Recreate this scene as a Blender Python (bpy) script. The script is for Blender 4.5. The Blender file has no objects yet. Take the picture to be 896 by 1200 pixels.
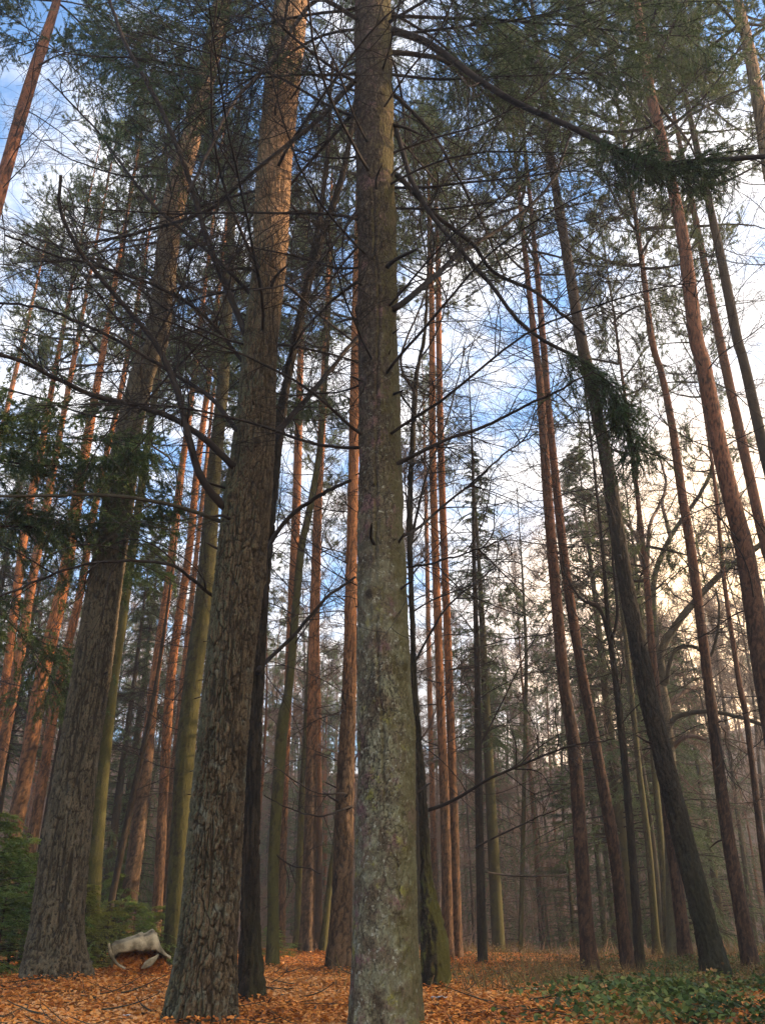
import bpy, math, time
import numpy as np
from mathutils import Matrix, Vector
T0 = time.time()
scene = bpy.context.scene
COL = scene.collection
RNG = np.random.default_rng(7)

# ------------------------------------------------------------------ camera
F_PX, PITCH, CAM_Z = 983.0, math.radians(25.5), 0.85
CP, SP = math.cos(PITCH), math.sin(PITCH)
cam_d = bpy.data.cameras.new('camera'); cam = bpy.data.objects.new('camera', cam_d); COL.objects.link(cam)
cam.location = (0, 0, CAM_Z); cam.rotation_euler = (math.pi/2 + PITCH, 0, 0)
cam_d.sensor_fit = 'VERTICAL'; cam_d.sensor_height = 24.0; cam_d.lens = 24.0*F_PX/1200.0
cam_d.clip_start = 0.05; cam_d.clip_end = 2000
scene.camera = cam

def ray(px, py):
    cx, cy = (px-448.0)/F_PX, (600.0-py)/F_PX
    return np.array([cx, CP-cy*SP, SP+cy*CP])

class Plane:
    """vertical plane facing the camera through a tree standing at horizontal distance d"""
    def __init__(s, px, py, d):
        r = ray(px, py); L = math.hypot(r[0], r[1]); s.u = np.array([r[0]/L, r[1]/L]); s.d = d
    def at(s, px, py, dd=0.0):
        r = ray(px, py); t = (s.d+dd)/(r[0]*s.u[0]+r[1]*s.u[1])
        return r*t + np.array([0, 0, CAM_Z])
    def scale(s, px, py, dd=0.0):        # metres per photo pixel there
        r = ray(px, py); t = (s.d+dd)/(r[0]*s.u[0]+r[1]*s.u[1]); return t/F_PX

# ------------------------------------------------------------------ numpy noise
def _hash(ix, iy, iz, seed):
    h = (ix.astype(np.int64)*374761393 + iy.astype(np.int64)*668265263 + iz.astype(np.int64)*2147483647 + seed*974711) & 0xffffffff
    h = ((h ^ (h >> 13))*1274126177) & 0xffffffff
    h = ((h ^ (h >> 16))*2246822519) & 0xffffffff
    return ((h ^ (h >> 15)) & 0xffffff)/float(0x1000000)
def vnoise(p, seed=0):
    i = np.floor(p).astype(np.int64); f = p-i; f = f*f*(3-2*f); r = 0
    for dx in (0, 1):
        for dy in (0, 1):
            for dz in (0, 1):
                w = (f[:, 0] if dx else 1-f[:, 0])*(f[:, 1] if dy else 1-f[:, 1])*(f[:, 2] if dz else 1-f[:, 2])
                r = r + w*_hash(i[:, 0]+dx, i[:, 1]+dy, i[:, 2]+dz, seed)
    return r
def fbm(p, seed=0, oct=3):
    a, r = 1.0, 0; t = 0
    for o in range(oct):
        r = r + a*vnoise(p*2**o, seed+o*17); t += a; a *= .5
    return r/t
def cells(p, seed=0):
    i = np.floor(p).astype(np.int64); f = p-i
    F1 = np.full(len(p), 9.0); F2 = np.full(len(p), 9.0); idn = np.zeros(len(p))
    for dx in (-1, 0, 1):
        for dy in (-1, 0, 1):
            for dz in (-1, 0, 1):
                a, b, c = i[:, 0]+dx, i[:, 1]+dy, i[:, 2]+dz
                q = np.stack([dx+_hash(a, b, c, seed)-f[:, 0], dy+_hash(a, b, c, seed+1)-f[:, 1], dz+_hash(a, b, c, seed+2)-f[:, 2]], 1)
                d = np.sqrt((q*q).sum(1)); near = d < F1
                F2 = np.where(near, F1, np.minimum(F2, d)); idn = np.where(near, _hash(a, b, c, seed+3), idn); F1 = np.where(near, d, F1)
    return F1, F2, idn
def sstep(a, b, x):
    t = np.clip((x-a)/(b-a), 0, 1); return t*t*(3-2*t)

# ------------------------------------------------------------------ mesh helpers
class MB:
    def __init__(s): s.V = []; s.Q = []; s.T = []; s.n = 0; s.mq = []; s.mt = []; s.A = []
    def add(s, V, Q=None, T=None, mat=0, attr=None):
        V = np.asarray(V, float).reshape(-1, 3)
        if Q is not None and len(Q): s.Q.append(np.asarray(Q)+s.n); s.mq.append(np.full(len(Q), mat))
        if T is not None and len(T): s.T.append(np.asarray(T)+s.n); s.mt.append(np.full(len(T), mat))
        s.V.append(V); s.A.append(np.zeros(len(V)) if attr is None else attr); s.n += len(V)
    def mesh(s, name, mats, smooth=True, attr=None):
        V = np.concatenate(s.V); me = bpy.data.meshes.new(name)
        Q = np.concatenate(s.Q) if s.Q else np.zeros((0, 4), int); T = np.concatenate(s.T) if s.T else np.zeros((0, 3), int)
        me.vertices.add(len(V)); me.vertices.foreach_set('co', V.astype(np.float32).ravel())
        me.loops.add(Q.size+T.size); me.polygons.add(len(Q)+len(T))
        me.loops.foreach_set('vertex_index', np.concatenate([Q.ravel(), T.ravel()]).astype(np.int32))
        tot = np.concatenate([np.full(len(Q), 4), np.full(len(T), 3)]).astype(np.int32)
        me.polygons.foreach_set('loop_start', np.concatenate([[0], np.cumsum(tot)[:-1]]).astype(np.int32))
        mi = np.concatenate((s.mq or [np.zeros(0)])+(s.mt or [np.zeros(0)])).astype(np.int32)
        me.polygons.foreach_set('material_index', mi)
        me.polygons.foreach_set('use_smooth', np.full(len(tot), smooth, dtype=bool))
        for m in (mats if isinstance(mats, (list, tuple)) else [mats]): me.materials.append(m)
        if attr:
            a = me.attributes.new(attr, 'FLOAT', 'POINT'); a.data.foreach_set('value', np.concatenate(s.A).astype(np.float32))
        me.update(calc_edges=True); me.validate()
        return me

def norm(v): return v/np.maximum(np.linalg.norm(v, axis=-1, keepdims=True), 1e-9)
def tubes(P, R, s):
    """P (N,k,3) polylines, R (N,k) radii -> verts, quads"""
    N, k, _ = P.shape
    Tn = norm(np.gradient(P, axis=1))
    up = np.where(np.abs(norm(P[:, -1]-P[:, 0])[:, 2:3]) > .8, np.array([[1., 0, 0]]), np.array([[0, 0, 1.]]))[:, None, :]
    A = norm(np.cross(Tn, up)); B = np.cross(Tn, A)
    th = np.arange(s)*2*math.pi/s
    V = P[:, :, None, :]+R[:, :, None, None]*(np.cos(th)[None, None, :, None]*A[:, :, None, :]+np.sin(th)[None, None, :, None]*B[:, :, None, :])
    n, i, j = np.meshgrid(np.arange(N), np.arange(k-1), np.arange(s), indexing='ij')
    b = n*k*s; j2 = (j+1) % s
    Q = np.stack([b+i*s+j, b+i*s+j2, b+(i+1)*s+j2, b+(i+1)*s+j], -1).reshape(-1, 4)
    return V.reshape(-1, 3), Q
def grow(S, D, L, k, wander, trop, rng, keep=.6):
    N = len(S); P = np.zeros((N, k, 3)); P[:, 0] = S; d = norm(D); drift = rng.normal(0, 1, (N, 3))*wander
    st = (L/(k-1))[:, None]
    for i in range(1, k):
        drift = drift*keep+rng.normal(0, 1, (N, 3))*wander*(1-keep)
        d = norm(d+drift+np.asarray(trop)/(k-1)); P[:, i] = P[:, i-1]+d*st
    return P
def along(P, idx, t):
    k = P.shape[1]; x = t*(k-1); i = np.minimum(x.astype(int), k-2); f = (x-i)[:, None]
    a, b = P[idx, i], P[idx, i+1]; return a*(1-f)+b*f, norm(b-a)
def blades(mb, pos, d, L, W, rng, mat=0, attr=None):
    """one thin triangle per needle"""
    M = len(pos); d = norm(d); side = norm(np.cross(d, rng.normal(0, 1, (M, 3))))*W[:, None]*.5
    V = np.stack([pos-side, pos+side, pos+d*L[:, None]], 1).reshape(-1, 3)
    mb.add(V, T=np.arange(3*M).reshape(-1, 3), mat=mat, attr=None if attr is None else np.repeat(attr, 3))
def kids(P, n, t0, t1, rng, planar=None, ang=(.7, 1.2)):
    """n children on random parents of P: start points, directions, t"""
    idx = rng.integers(0, len(P), n); t = rng.uniform(t0, t1, n); S, Tn = along(P, idx, t)
    if planar is not None:
        side = norm(np.cross(Tn, np.asarray(planar)))*rng.choice([-1, 1], n)[:, None]+rng.normal(0, .18, (n, 3))
    else: side = norm(np.cross(Tn, rng.normal(0, 1, (n, 3))))
    a = rng.uniform(*ang, n)[:, None]
    return S, norm(Tn*np.cos(a)+norm(side)*np.sin(a)), t, idx
def catmull(pts, n):
    pts = np.asarray(pts, float); p = np.vstack([2*pts[0]-pts[1], pts, 2*pts[-1]-pts[-2]])
    seg = np.linalg.norm(np.diff(pts[:, :3], axis=0), axis=1); cum = np.concatenate([[0], np.cumsum(seg)])
    s = np.linspace(0, cum[-1], n) if np.isscalar(n) else np.asarray(n)*cum[-1]
    i = np.clip(np.searchsorted(cum, s, side='right')-1, 0, len(pts)-2); t = ((s-cum[i])/np.maximum(cum[i+1]-cum[i], 1e-9))[:, None]
    a, b, c, d = p[i], p[i+1], p[i+2], p[i+3]
    return .5*(2*b+(c-a)*t+(2*a-5*b+4*c-d)*t**2+(3*b-a-3*c+d)*t**3)

# ------------------------------------------------------------------ objects
def link(name, me, parent=None):
    o = bpy.data.objects.new(name, me); COL.objects.link(o)
    if parent is not None: o.parent = parent
    return o
def tag(o, label=None, cat=None, group=None, kind=None):
    for k, v in (('label', label), ('category', cat), ('group', group), ('kind', kind)):
        if v: o[k] = v
    return o
def thing(name, loc, label, cat, group=None):
    o = link(name, None); o.location = loc; o.empty_display_size = .2; return tag(o, label, cat, group)

# ------------------------------------------------------------------ materials
class NT:
    def __init__(s, name):
        s.m = bpy.data.materials.new(name); s.m.use_nodes = True; s.t = s.m.node_tree; s.t.nodes.clear()
        s.out = s.n('ShaderNodeOutputMaterial')
    def n(s, typ, **kw):
        o = s.t.nodes.new(typ)
        for k, v in kw.items():
            if k.startswith('i_'): o.inputs[k[2:].replace('_', ' ')].default_value = v
            else: setattr(o, k, v)
        return o
    def l(s, a, b): s.t.links.new(a, b)
    def math(s, op, a, b=None, clamp=False):
        o = s.n('ShaderNodeMath', operation=op, use_clamp=clamp)
        for i, v in enumerate((a, b)):
            if v is None: continue
            if isinstance(v, (int, float)): o.inputs[i].default_value = v
            else: s.l(v, o.inputs[i])
        return o.outputs[0]
    def mix(s, fac, a, b, blend='MIX'):
        o = s.n('ShaderNodeMix', data_type='RGBA', blend_type=blend)
        for i, v in ((0, fac), (6, a), (7, b)):
            if isinstance(v, (int, float)): o.inputs[i].default_value = v
            elif isinstance(v, tuple): o.inputs[i].default_value = (*v, 1)
            else: s.l(v, o.inputs[i])
        return o.outputs[2]
    def ramp(s, fac, a, b):
        o = s.n('ShaderNodeMapRange', interpolation_type='SMOOTHSTEP'); s.l(fac, o.inputs[0]); o.inputs[1].default_value = a; o.inputs[2].default_value = b
        return o.outputs[0]
    def coords(s, scale=(1, 1, 1), src='Object'):
        tc = s.n('ShaderNodeTexCoord'); mp = s.n('ShaderNodeMapping'); mp.inputs['Scale'].default_value = scale
        s.l(tc.outputs[src], mp.inputs[0]); return mp.outputs[0]
    def noise(s, vec, scale, detail=3, rough=.55):
        o = s.n('ShaderNodeTexNoise'); o.inputs['Scale'].default_value = scale; o.inputs['Detail'].default_value = detail; o.inputs['Roughness'].default_value = rough
        s.l(vec, o.inputs['Vector']); return o.outputs['Fac']
    def attr(s, name): return s.n('ShaderNodeAttribute', attribute_name=name).outputs['Fac']

def bark(name, c1, c2, crack, up=None, up_h=(4, 7), lichen=None, moss=None, rough=.92, bump=.8, fine=70, patch=None):
    """plates c1..c2, dark fissures, optional flaky upper bark, lichen (col, amount, dir) and moss (col, amount, dir, height)"""
    c1, c2, crack = [(c[0]*q_, c[1]*1.05*q_, c[2]*.86*q_) for c, q_ in ((c1, .68), (c2, .76), (crack, .6))]; up = up and (up[0], up[1]*1.04, up[2]*.88)
    k = NT(name); ob = k.coords(); st = k.coords((1, 1, .35))
    n1 = k.noise(st, 7, 4); n2 = k.noise(st, 38, 4, .65); nf = k.noise(ob, fine, 3, .7)
    col = k.mix(k.ramp(n1, .3, .7), c1, c2)
    at = k.attr('plate')
    if up:
        sep = k.n('ShaderNodeSeparateXYZ'); k.l(ob, sep.inputs[0])
        big = k.noise(k.coords((1, 1, .5)), 2.2, 4)
        h = k.math('ADD', sep.outputs[2], k.math('MULTIPLY', k.math('SUBTRACT', big, .5), 3.5))
        ucol = k.mix(k.ramp(n2, .3, .7), up, tuple(v*.62 for v in up))
        col = k.mix(k.ramp(h, *up_h), col, ucol)
    col = k.mix(k.math('MULTIPLY', k.ramp(n2, .35, .75), .55), col, tuple(v*1.7 for v in c2))
    geo = k.n('ShaderNodeNewGeometry')
    def sided(dr, amt, sc, lo, hi):
        dp = k.n('ShaderNodeVectorMath', operation='DOT_PRODUCT'); k.l(geo.outputs['Normal'], dp.inputs[0]); dp.inputs[1].default_value = dr
        v = k.math('ADD', k.noise(ob, sc, 5, .7), k.math('MULTIPLY', dp.outputs['Value'], .3))
        return k.math('MULTIPLY', k.ramp(v, lo, hi), amt)
    col = k.mix(k.math('MULTIPLY', k.ramp(k.noise(k.coords((1, 1, .5)), 95, 2, .6), .48, .62), .45), col, crack)
    if lichen:
        col = k.mix(sided(lichen[2], lichen[1], 9, .42, .66), col, k.mix(nf, lichen[0], tuple(v*.55 for v in lichen[0])))
    if patch:
        for (pc, lo, hi, sc, zt) in patch:
            f = k.ramp(k.math('ADD', k.noise(ob, sc, 6, .72), k.math('MULTIPLY', k.math('SUBTRACT', nf, .5), .15)), lo, hi)
            if zt:
                sz = k.n('ShaderNodeSeparateXYZ'); k.l(ob, sz.inputs[0]); f = k.math('MULTIPLY', f, k.ramp(sz.outputs[2], zt[0], zt[1]))
            col = k.mix(f, col, pc)
    tn = k.n('ShaderNodeCombineColor'); tv = k.math('ADD', k.math('MULTIPLY', k.attr('tone'), .85), .45)
    for i_ in range(3): k.l(tv, tn.inputs[i_])
    col = k.mix(1.0, col, tn.outputs[0], 'MULTIPLY')
    crk = k.ramp(at, .0, .9)
    col = k.mix(k.math('MULTIPLY', crk, .76), col, crack)
    if moss:
        f = sided(moss[2], moss[1], 5, .4, .62)
        if moss[3]:
            sep2 = k.n('ShaderNodeSeparateXYZ'); k.l(ob, sep2.inputs[0])
            f = k.math('MULTIPLY', f, k.ramp(sep2.outputs[2], moss[3], moss[3]*.25))
        col = k.mix(f, col, k.mix(nf, moss[0], tuple(v*.4 for v in moss[0])))
    bs = k.n('ShaderNodeBsdfPrincipled'); bs.inputs['Roughness'].default_value = rough; bs.inputs['Specular IOR Level'].default_value = .2
    k.l(col, bs.inputs['Base Color'])
    hgt = k.math('ADD', k.math('MULTIPLY', n2, 1.0), k.math('MULTIPLY', nf, .5))
    bp = k.n('ShaderNodeBump'); bp.inputs['Strength'].default_value = bump; bp.inputs['Distance'].default_value = .02; k.l(hgt, bp.inputs['Height']); k.l(bp.outputs[0], bs.inputs['Normal'])
    k.l(bs.outputs[0], k.out.inputs[0]); return k.m
def simple(name, c1, c2, scale=3, rough=.9, tint=None, transl=0.0, detail=3, bump=0):
    k = NT(name); f = k.ramp(k.noise(k.coords(), scale, detail), .3, .7); col = k.mix(f, c1, c2)
    if tint:
        col = k.mix(k.attr('tint'), col, tint)
    bs = k.n('ShaderNodeBsdfPrincipled'); bs.inputs['Roughness'].default_value = rough; bs.inputs['Specular IOR Level'].default_value = .25; k.l(col, bs.inputs['Base Color'])
    if bump:
        bp = k.n('ShaderNodeBump'); bp.inputs['Strength'].default_value = bump; bp.inputs['Distance'].default_value = .02; k.l(k.noise(k.coords(), scale*6, 4), bp.inputs['Height']); k.l(bp.outputs[0], bs.inputs['Normal'])
    if transl:
        tr = k.n('ShaderNodeBsdfTranslucent'); k.l(col, tr.inputs[0]); mx = k.n('ShaderNodeMixShader'); mx.inputs[0].default_value = transl
        k.l(bs.outputs[0], mx.inputs[1]); k.l(tr.outputs[0], mx.inputs[2]); k.l(mx.outputs[0], k.out.inputs[0])
    else: k.l(bs.outputs[0], k.out.inputs[0])
    return k.m
def leafy(name, stops, rough=.6, transl=.25):
    """per-leaf colour through the 'tint' attribute"""
    k = NT(name); r = k.n('ShaderNodeValToRGB'); k.l(k.attr('tint'), r.inputs[0]); e = r.color_ramp.elements
    for i, (p, c) in enumerate(stops):
        x = e[i] if i < 2 else e.new(p); x.position = p; x.color = (*c, 1)
    bs = k.n('ShaderNodeBsdfPrincipled'); bs.inputs['Roughness'].default_value = rough; bs.inputs['Specular IOR Level'].default_value = .3
    k.l(r.outputs[0], bs.inputs['Base Color'])
    tr = k.n('ShaderNodeBsdfTranslucent'); k.l(r.outputs[0], tr.inputs[0]); mx = k.n('ShaderNodeMixShader'); mx.inputs[0].default_value = transl
    k.l(bs.outputs[0], mx.inputs[1]); k.l(tr.outputs[0], mx.inputs[2]); k.l(mx.outputs[0], k.out.inputs[0]); return k.m

M = dict(
 grey=bark('bark_old_pine', (.082, .062, .047), (.14, .107, .082), (.013, .01, .008), up=(.3, .165, .1), up_h=(9, 13), lichen=((.1, .105, .07), .35, (-.6, -.5, 0))),
 red=bark('bark_red_brown', (.066, .045, .031), (.115, .08, .055), (.01, .007, .005), up=(.42, .25, .165), up_h=(6, 9), lichen=((.095, .115, .065), .6, (-1.2, .2, 0)), patch=[((.11, .115, .085), .52, .66, 7, (4.5, 1.0))]),
 scaly=bark('bark_scaly_lichen', (.075, .055, .042), (.125, .096, .072), (.014, .01, .008), up=(.032, .021, .016), up_h=(3, 5.5), moss=((.09, .078, .02), .6, (1.1, .5, 0), 0),
   patch=[((.15, .15, .092), .42, .6, 5.5, (5.2, 1.6)), ((.25, .26, .2), .56, .64, 24, (7, 2.5)), ((.12, .07, .065), .53, .66, 4.1, None), ((.17, .165, .04), .56, .68, 6.2, (4.5, 1.5))]),
 dark=bark('bark_dark', (.022, .016, .012), (.042, .03, .022), (.008, .006, .005), moss=((.05, .048, .015), .5, (.7, 0, 0), 1.0)),
 pine=bark('bark_scots_pine', (.085, .052, .037), (.14, .085, .058), (.016, .011, .009), up=(.42, .165, .075), up_h=(3, 7)),
 orange=bark('bark_orange_pine', (.1, .056, .038), (.16, .085, .052), (.018, .011, .008), up=(.44, .16, .062), up_h=(2.5, 7)),
 rust=bark('bark_rust', (.055, .03, .022), (.1, .052, .037), (.01, .007, .006), up=(.2, .08, .05), up_h=(4, 8)),
 furrow=bark('bark_furrowed', (.022, .016, .012), (.042, .031, .023), (.005, .004, .003), moss=((.035, .042, .018), .45, (.2, -.6, 0), 3), up=(.06, .038, .028), up_h=(7, 12)),
 mossy=bark('bark_mossy', (.05, .04, .024), (.082, .07, .036), (.02, .017, .011), moss=((.085, .083, .02), .65, (.5, -.2, 0), 14)),
 stump=bark('bark_moss_stump', (.028, .022, .016), (.05, .038, .027), (.008, .007, .005), moss=((.095, .085, .016), .9, (1.1, -.1, .1), 1.7), patch=[((.1, .11, .03), .5, .62, 6, (1.6, .3))]),
 beech=bark('bark_broadleaf', (.065, .05, .037), (.11, .087, .065), (.05, .04, .03), moss=((.12, .13, .05), .5, (-.3, 0, .2), 5)),
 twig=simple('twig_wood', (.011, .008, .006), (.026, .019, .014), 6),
 twiggreen=simple('twig_algae', (.03, .026, .015), (.055, .048, .028), 5),
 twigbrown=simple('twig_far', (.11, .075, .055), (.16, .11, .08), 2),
 spruce=simple('needles_spruce', (.03, .066, .018), (.075, .115, .03), 1.3, .55, transl=.25),
 pinel=simple('needles_pine', (.05, .088, .024), (.115, .145, .045), 1.1, .55, transl=.3),
 young=simple('needles_young', (.055, .115, .022), (.15, .2, .04), 1.6, .5, transl=.3),
 yellow=simple('needles_yellowish', (.13, .15, .025), (.24, .235, .045), 1.6, .5, transl=.3),
)
print('mats', round(time.time()-T0, 1))

# ------------------------------------------------------------------ ground
ANCH = []                                    # trunk feet seen in the photograph
def base_ground(x, y):
    r = np.hypot(x, y)
    z = .06*(fbm(np.stack([x*.35, y*.35, x*0], -1).reshape(-1, 3), 3, 3).reshape(np.shape(x))-.5)
    z = z-1.6*sstep(21, 36, r)+21.0*sstep(40, 135, r)
    s = x*.966+y*.259                         # the flank of the valley rises to the right
    z = z+9*sstep(45, 110, s)
    z = z+26*np.exp(-((x-60)**2+(y-9)**2)/(2*17.0**2))   # unseen knoll, added to keep the low sun off the forest floor
    s2 = -x*.9+y*.3
    z = z+9*sstep(40, 110, s2)
    return z
def ground(x, y):
    x = np.asarray(x, float); y = np.asarray(y, float); z = base_ground(x, y); num = 0; den = .25
    for (ax, ay, dz) in ANCH:
        w = np.exp(-((x-ax)**2+(y-ay)**2)/(2*2.2**2)); num = num+w*dz; den = den+w
    return z+num/den

# ------------------------------------------------------------------ trunk builder
class Tree: pass
SUN_RIGHT = (.9, .4, 0)
def trunk_mesh(name, C, R, mat, style, n, ds0, seed, flare=.5, knots=0, fh=14.0):
    """C centre line, R radii (both dense along the stem) in tree space; true relief for the plates"""
    seg = np.linalg.norm(np.diff(C, axis=0), axis=1); s = np.concatenate([[0], np.cumsum(seg)])
    pos = [0.0]
    while pos[-1] < s[-1]: pos.append(pos[-1]+ds0*(1+max(0, pos[-1]-4)*.12))
    pos = np.array(pos[:-1]+[s[-1]]); m = len(pos)
    c = np.stack([np.interp(pos, s, C[:, i]) for i in range(3)], 1); r = np.interp(pos, s, R)
    th = np.arange(n)*2*math.pi/n
    TH, H = np.meshgrid(th, c[:, 2]); RR = np.repeat(r[:, None], n, 1)
    ph = seed*1.7
    lob = 1+.55*np.cos(3*TH+ph)+.5*np.cos(5*TH+2.1*ph)+.3*np.cos(8*TH+ph*3)
    RR = RR*(1+flare*np.exp(-np.maximum(H, -.1)/.28)*.6*lob)
    RR = RR*(1+.035*np.cos(2*TH+ph+H*.4)+.03*(fbm(np.stack([np.cos(TH)*1.5, np.sin(TH)*1.5, H*.9], -1).reshape(-1, 3), seed, 2).reshape(H.shape)-.5))
    P0 = np.stack([np.cos(TH)*RR, np.sin(TH)*RR, np.repeat(pos[:, None], n, 1)], -1).reshape(-1, 3)
    a, su, sv, fine_, depth = dict(plate=(.016, 23, 6.0, 2.2, 1.4), scale=(.007, 40, 27, 0, .9), furrow=(.022, 19, 3.6, 2.2, 1.4), smooth=(.002, 16, 8, 0, .5), mid=(.012, 20, 6.5, 2.2, 1.2), flake=(.006, 24, 9, 2, .7))[style]
    a = a*min(1, .3+float(r[min(5, m-1)])*2.6)
    lowf = fbm(P0*np.array([2.2, 2.2, 1.1]), seed+40, 3)
    q3 = [fbm(P0*np.array([11, 11, 5]), seed+5+i, 4)-.5 for i in range(3)]
    warp = np.stack(q3, 1)*np.array([.085, .085, .3])*(20.0/su)
    F1, F2, idn = cells((P0+warp)*np.array([su, su, sv]), seed)
    wd = .05+.16*vnoise(P0*np.array([8, 8, 4]), seed+33)*sstep(.3, .7, lowf+.1)
    plate = 1-sstep(0, 1, (F2-F1)/wd)
    if fine_:
        G1, G2, gid = cells((P0+warp*.5)*np.array([su*fine_, su*fine_, sv*fine_*1.1]), seed+9)
        plate = np.maximum(plate, .6*(1-sstep(.0, 1, (G2-G1)/(.06+.12*lowf)))*sstep(.3, .6, vnoise(P0*np.array([6, 6, 3]), seed+21)))
        idn = .55*idn+.45*gid
    if style in ('plate', 'furrow', 'mid'):      # long vertical fissures
        rd = np.abs(2*fbm((P0+warp*.25)*np.array([19, 19, 1.6]), seed+50, 3)-1); plate = np.maximum(plate, (1-sstep(.0, .13, rd))*.95)
    if style == 'scale':
        sw = -math.pi/2-.12+.1*np.sin(P0[:, 2]*1.3)+.25*(fbm(np.stack([P0[:, 2]*3, P0[:, 2]*0, P0[:, 2]*0], 1), 5, 4)-.5)
        sd_ = np.abs((TH.ravel()-sw+math.pi) % (2*math.pi)-math.pi)*RR.ravel(); son = sstep(1.2, 2.2, P0[:, 2])*sstep(8.6, 7.2, P0[:, 2]); seam = (1-sstep(.004, .016, sd_))*son*sstep(.25, .5, vnoise(P0*np.array([3, 3, 5]), 12)+.1)
        lip_ = np.exp(-((sd_-.03)/.018)**2)*son
        plate = plate*(.55+.6*sstep(.35, .65, lowf)); H1, H2, _ = cells((P0+warp*1.5)*np.array([15, 15, 6]), seed+77)
        plate = np.maximum(plate, (1-sstep(0, 1, (H2-H1)/.07))*sstep(.45, .6, vnoise(P0*np.array([4, 4, 2]), seed+78))); plate = np.maximum(plate, .5*seam)
    fade = np.clip(1.25-pos/fh, .12, 1) if style in ('plate', 'mid', 'furrow') else np.ones(m)
    fade = np.repeat(fade, n)
    rad = (idn-.5)*a*.9*np.maximum(fade, .35)-plate*a*depth*fade+(fbm(P0*np.array([50, 50, 25]), seed+2, 3)-.5)*a*1.0+(lowf-.5)*a*1.2
    if style == 'scale': rad = rad+lip_*.008-seam*.006+(fbm(P0*np.array([5, 5, 3]), seed+90, 3)-.5)*.03
    rng = np.random.default_rng(seed); kd = np.zeros(len(P0))
    for q in range(knots):
        kt, kp = rng.uniform(0, 6.28), rng.uniform(.12, .75)*s[-1]; rr = np.interp(kp, s, R)
        dth = np.abs((TH.ravel()-kt+math.pi) % (2*math.pi)-math.pi)*rr; dd = np.hypot(dth, (P0[:, 2]-kp)*.8)/(.035+.25*rr)
        kd = np.maximum(kd, np.exp(-dd*dd*2)); 
    rad = rad+kd*.035*min(1, r[0]*3)
    plate = np.maximum(plate*fade, .8*sstep(.55, .95, kd))
    RF = RR.ravel()+rad
    V = np.stack([np.cos(TH.ravel())*RF+np.repeat(c[:, 0], n), np.sin(TH.ravel())*RF+np.repeat(c[:, 1], n), np.repeat(c[:, 2], n)], 1)
    i, j = np.meshgrid(np.arange(m-1), np.arange(n), indexing='ij'); j2 = (j+1) % n
    Q = np.stack([i*n+j, i*n+j2, (i+1)*n+j2, (i+1)*n+j], -1).reshape(-1, 4)
    mb = MB(); mb.add(V, Q, attr=plate); me = mb.mesh(name, mat, True, 'plate')
    at = me.attributes.new('tone', 'FLOAT', 'POINT'); at.data.foreach_set('value', (.35+.65*idn*np.maximum(fade, .4)+.35*(lowf-.5)).astype(np.float32)); return me

def make_tree(key, name, label, cat, pts, d, mat, style='mid', H=24, base=True, n=28, ds=.04, flare=.5, knots=0, group=None, seed=0, top_bend=.5):
    t = Tree(); t.key = key; t.pts = pts; t.pl = Plane(pts[0][0], pts[0][1], d)
    t.args = (name, label, cat, mat, style, n, ds, flare, knots, group, seed); t.H = H; t.base = base; t.d = d; t.top_bend = top_bend
    w = np.array([t.pl.at(x, y) for x, y, _ in pts]); r = np.array([.5*q*t.pl.scale(x, y) for x, y, q in pts])
    t.w, t.r = w, r
    if base: ANCH.append((w[0, 0], w[0, 1], w[0, 2]-float(base_ground(w[0, 0], w[0, 1]))))
    return t
def finish_tree(t):
    name, label, cat, mat, style, n, ds, flare, knots, group, seed = t.args
    w, r = t.w.copy(), t.r.copy()
    dirn = (w[1]-w[0])/max(w[1, 2]-w[0, 2], .01)
    g = float(ground(w[0, 0], w[0, 1]))
    if w[0, 2] > g+.05:                       # the foot lies below the frame or behind something
        dz = w[0, 2]-g; foot = w[0]-dirn*dz*.8; foot[2] = float(ground(foot[0], foot[1]))
        w = np.vstack([foot, w]); r = np.concatenate([[r[0]*(1+min(.25, dz*.06))], r])
    foot = w[0].copy(); foot[2] = float(ground(foot[0], foot[1])); below = w[0]-dirn*.3; below[2] = foot[2]-.3
    w[0, 2] = max(w[0, 2], foot[2]); w = np.vstack([below, w]); r = np.concatenate([[r[0]*1.02], r])
    tip = w[-1].copy(); up = w[-1]-w[-2]; up = up/up[2]; Ht = foot[2]+t.H
    if Ht > tip[2]+.5:
        r1, z1 = r[-1], tip[2]
        for q in (.25, .5, .75, 1.0):
            up = up*np.array([t.top_bend, t.top_bend, 1]); dz = (Ht-z1)*.25
            w = np.vstack([w, w[-1]+up*dz]); r = np.concatenate([r, [max(.012, r1*(1-q)**.8)]])
    t.foot = foot
    t.C = catmull(np.hstack([w-foot, r[:, None]]), 160); t.R = np.maximum(t.C[:, 3], .008); t.C = t.C[:, :3]
    t.o = thing(name, foot, label, cat, group)
    tr = link('trunk', trunk_mesh('trunk', t.C, t.R, M[mat], style, n, ds, seed, flare, knots), t.o); t.trunk = tr
    return t
def stem(t, z):                               # centre and radius of the stem at height z (tree space)
    return np.array([np.interp(z, t.C[:, 2], t.C[:, i]) for i in range(3)]), float(np.interp(z, t.C[:, 2], t.R))

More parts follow.
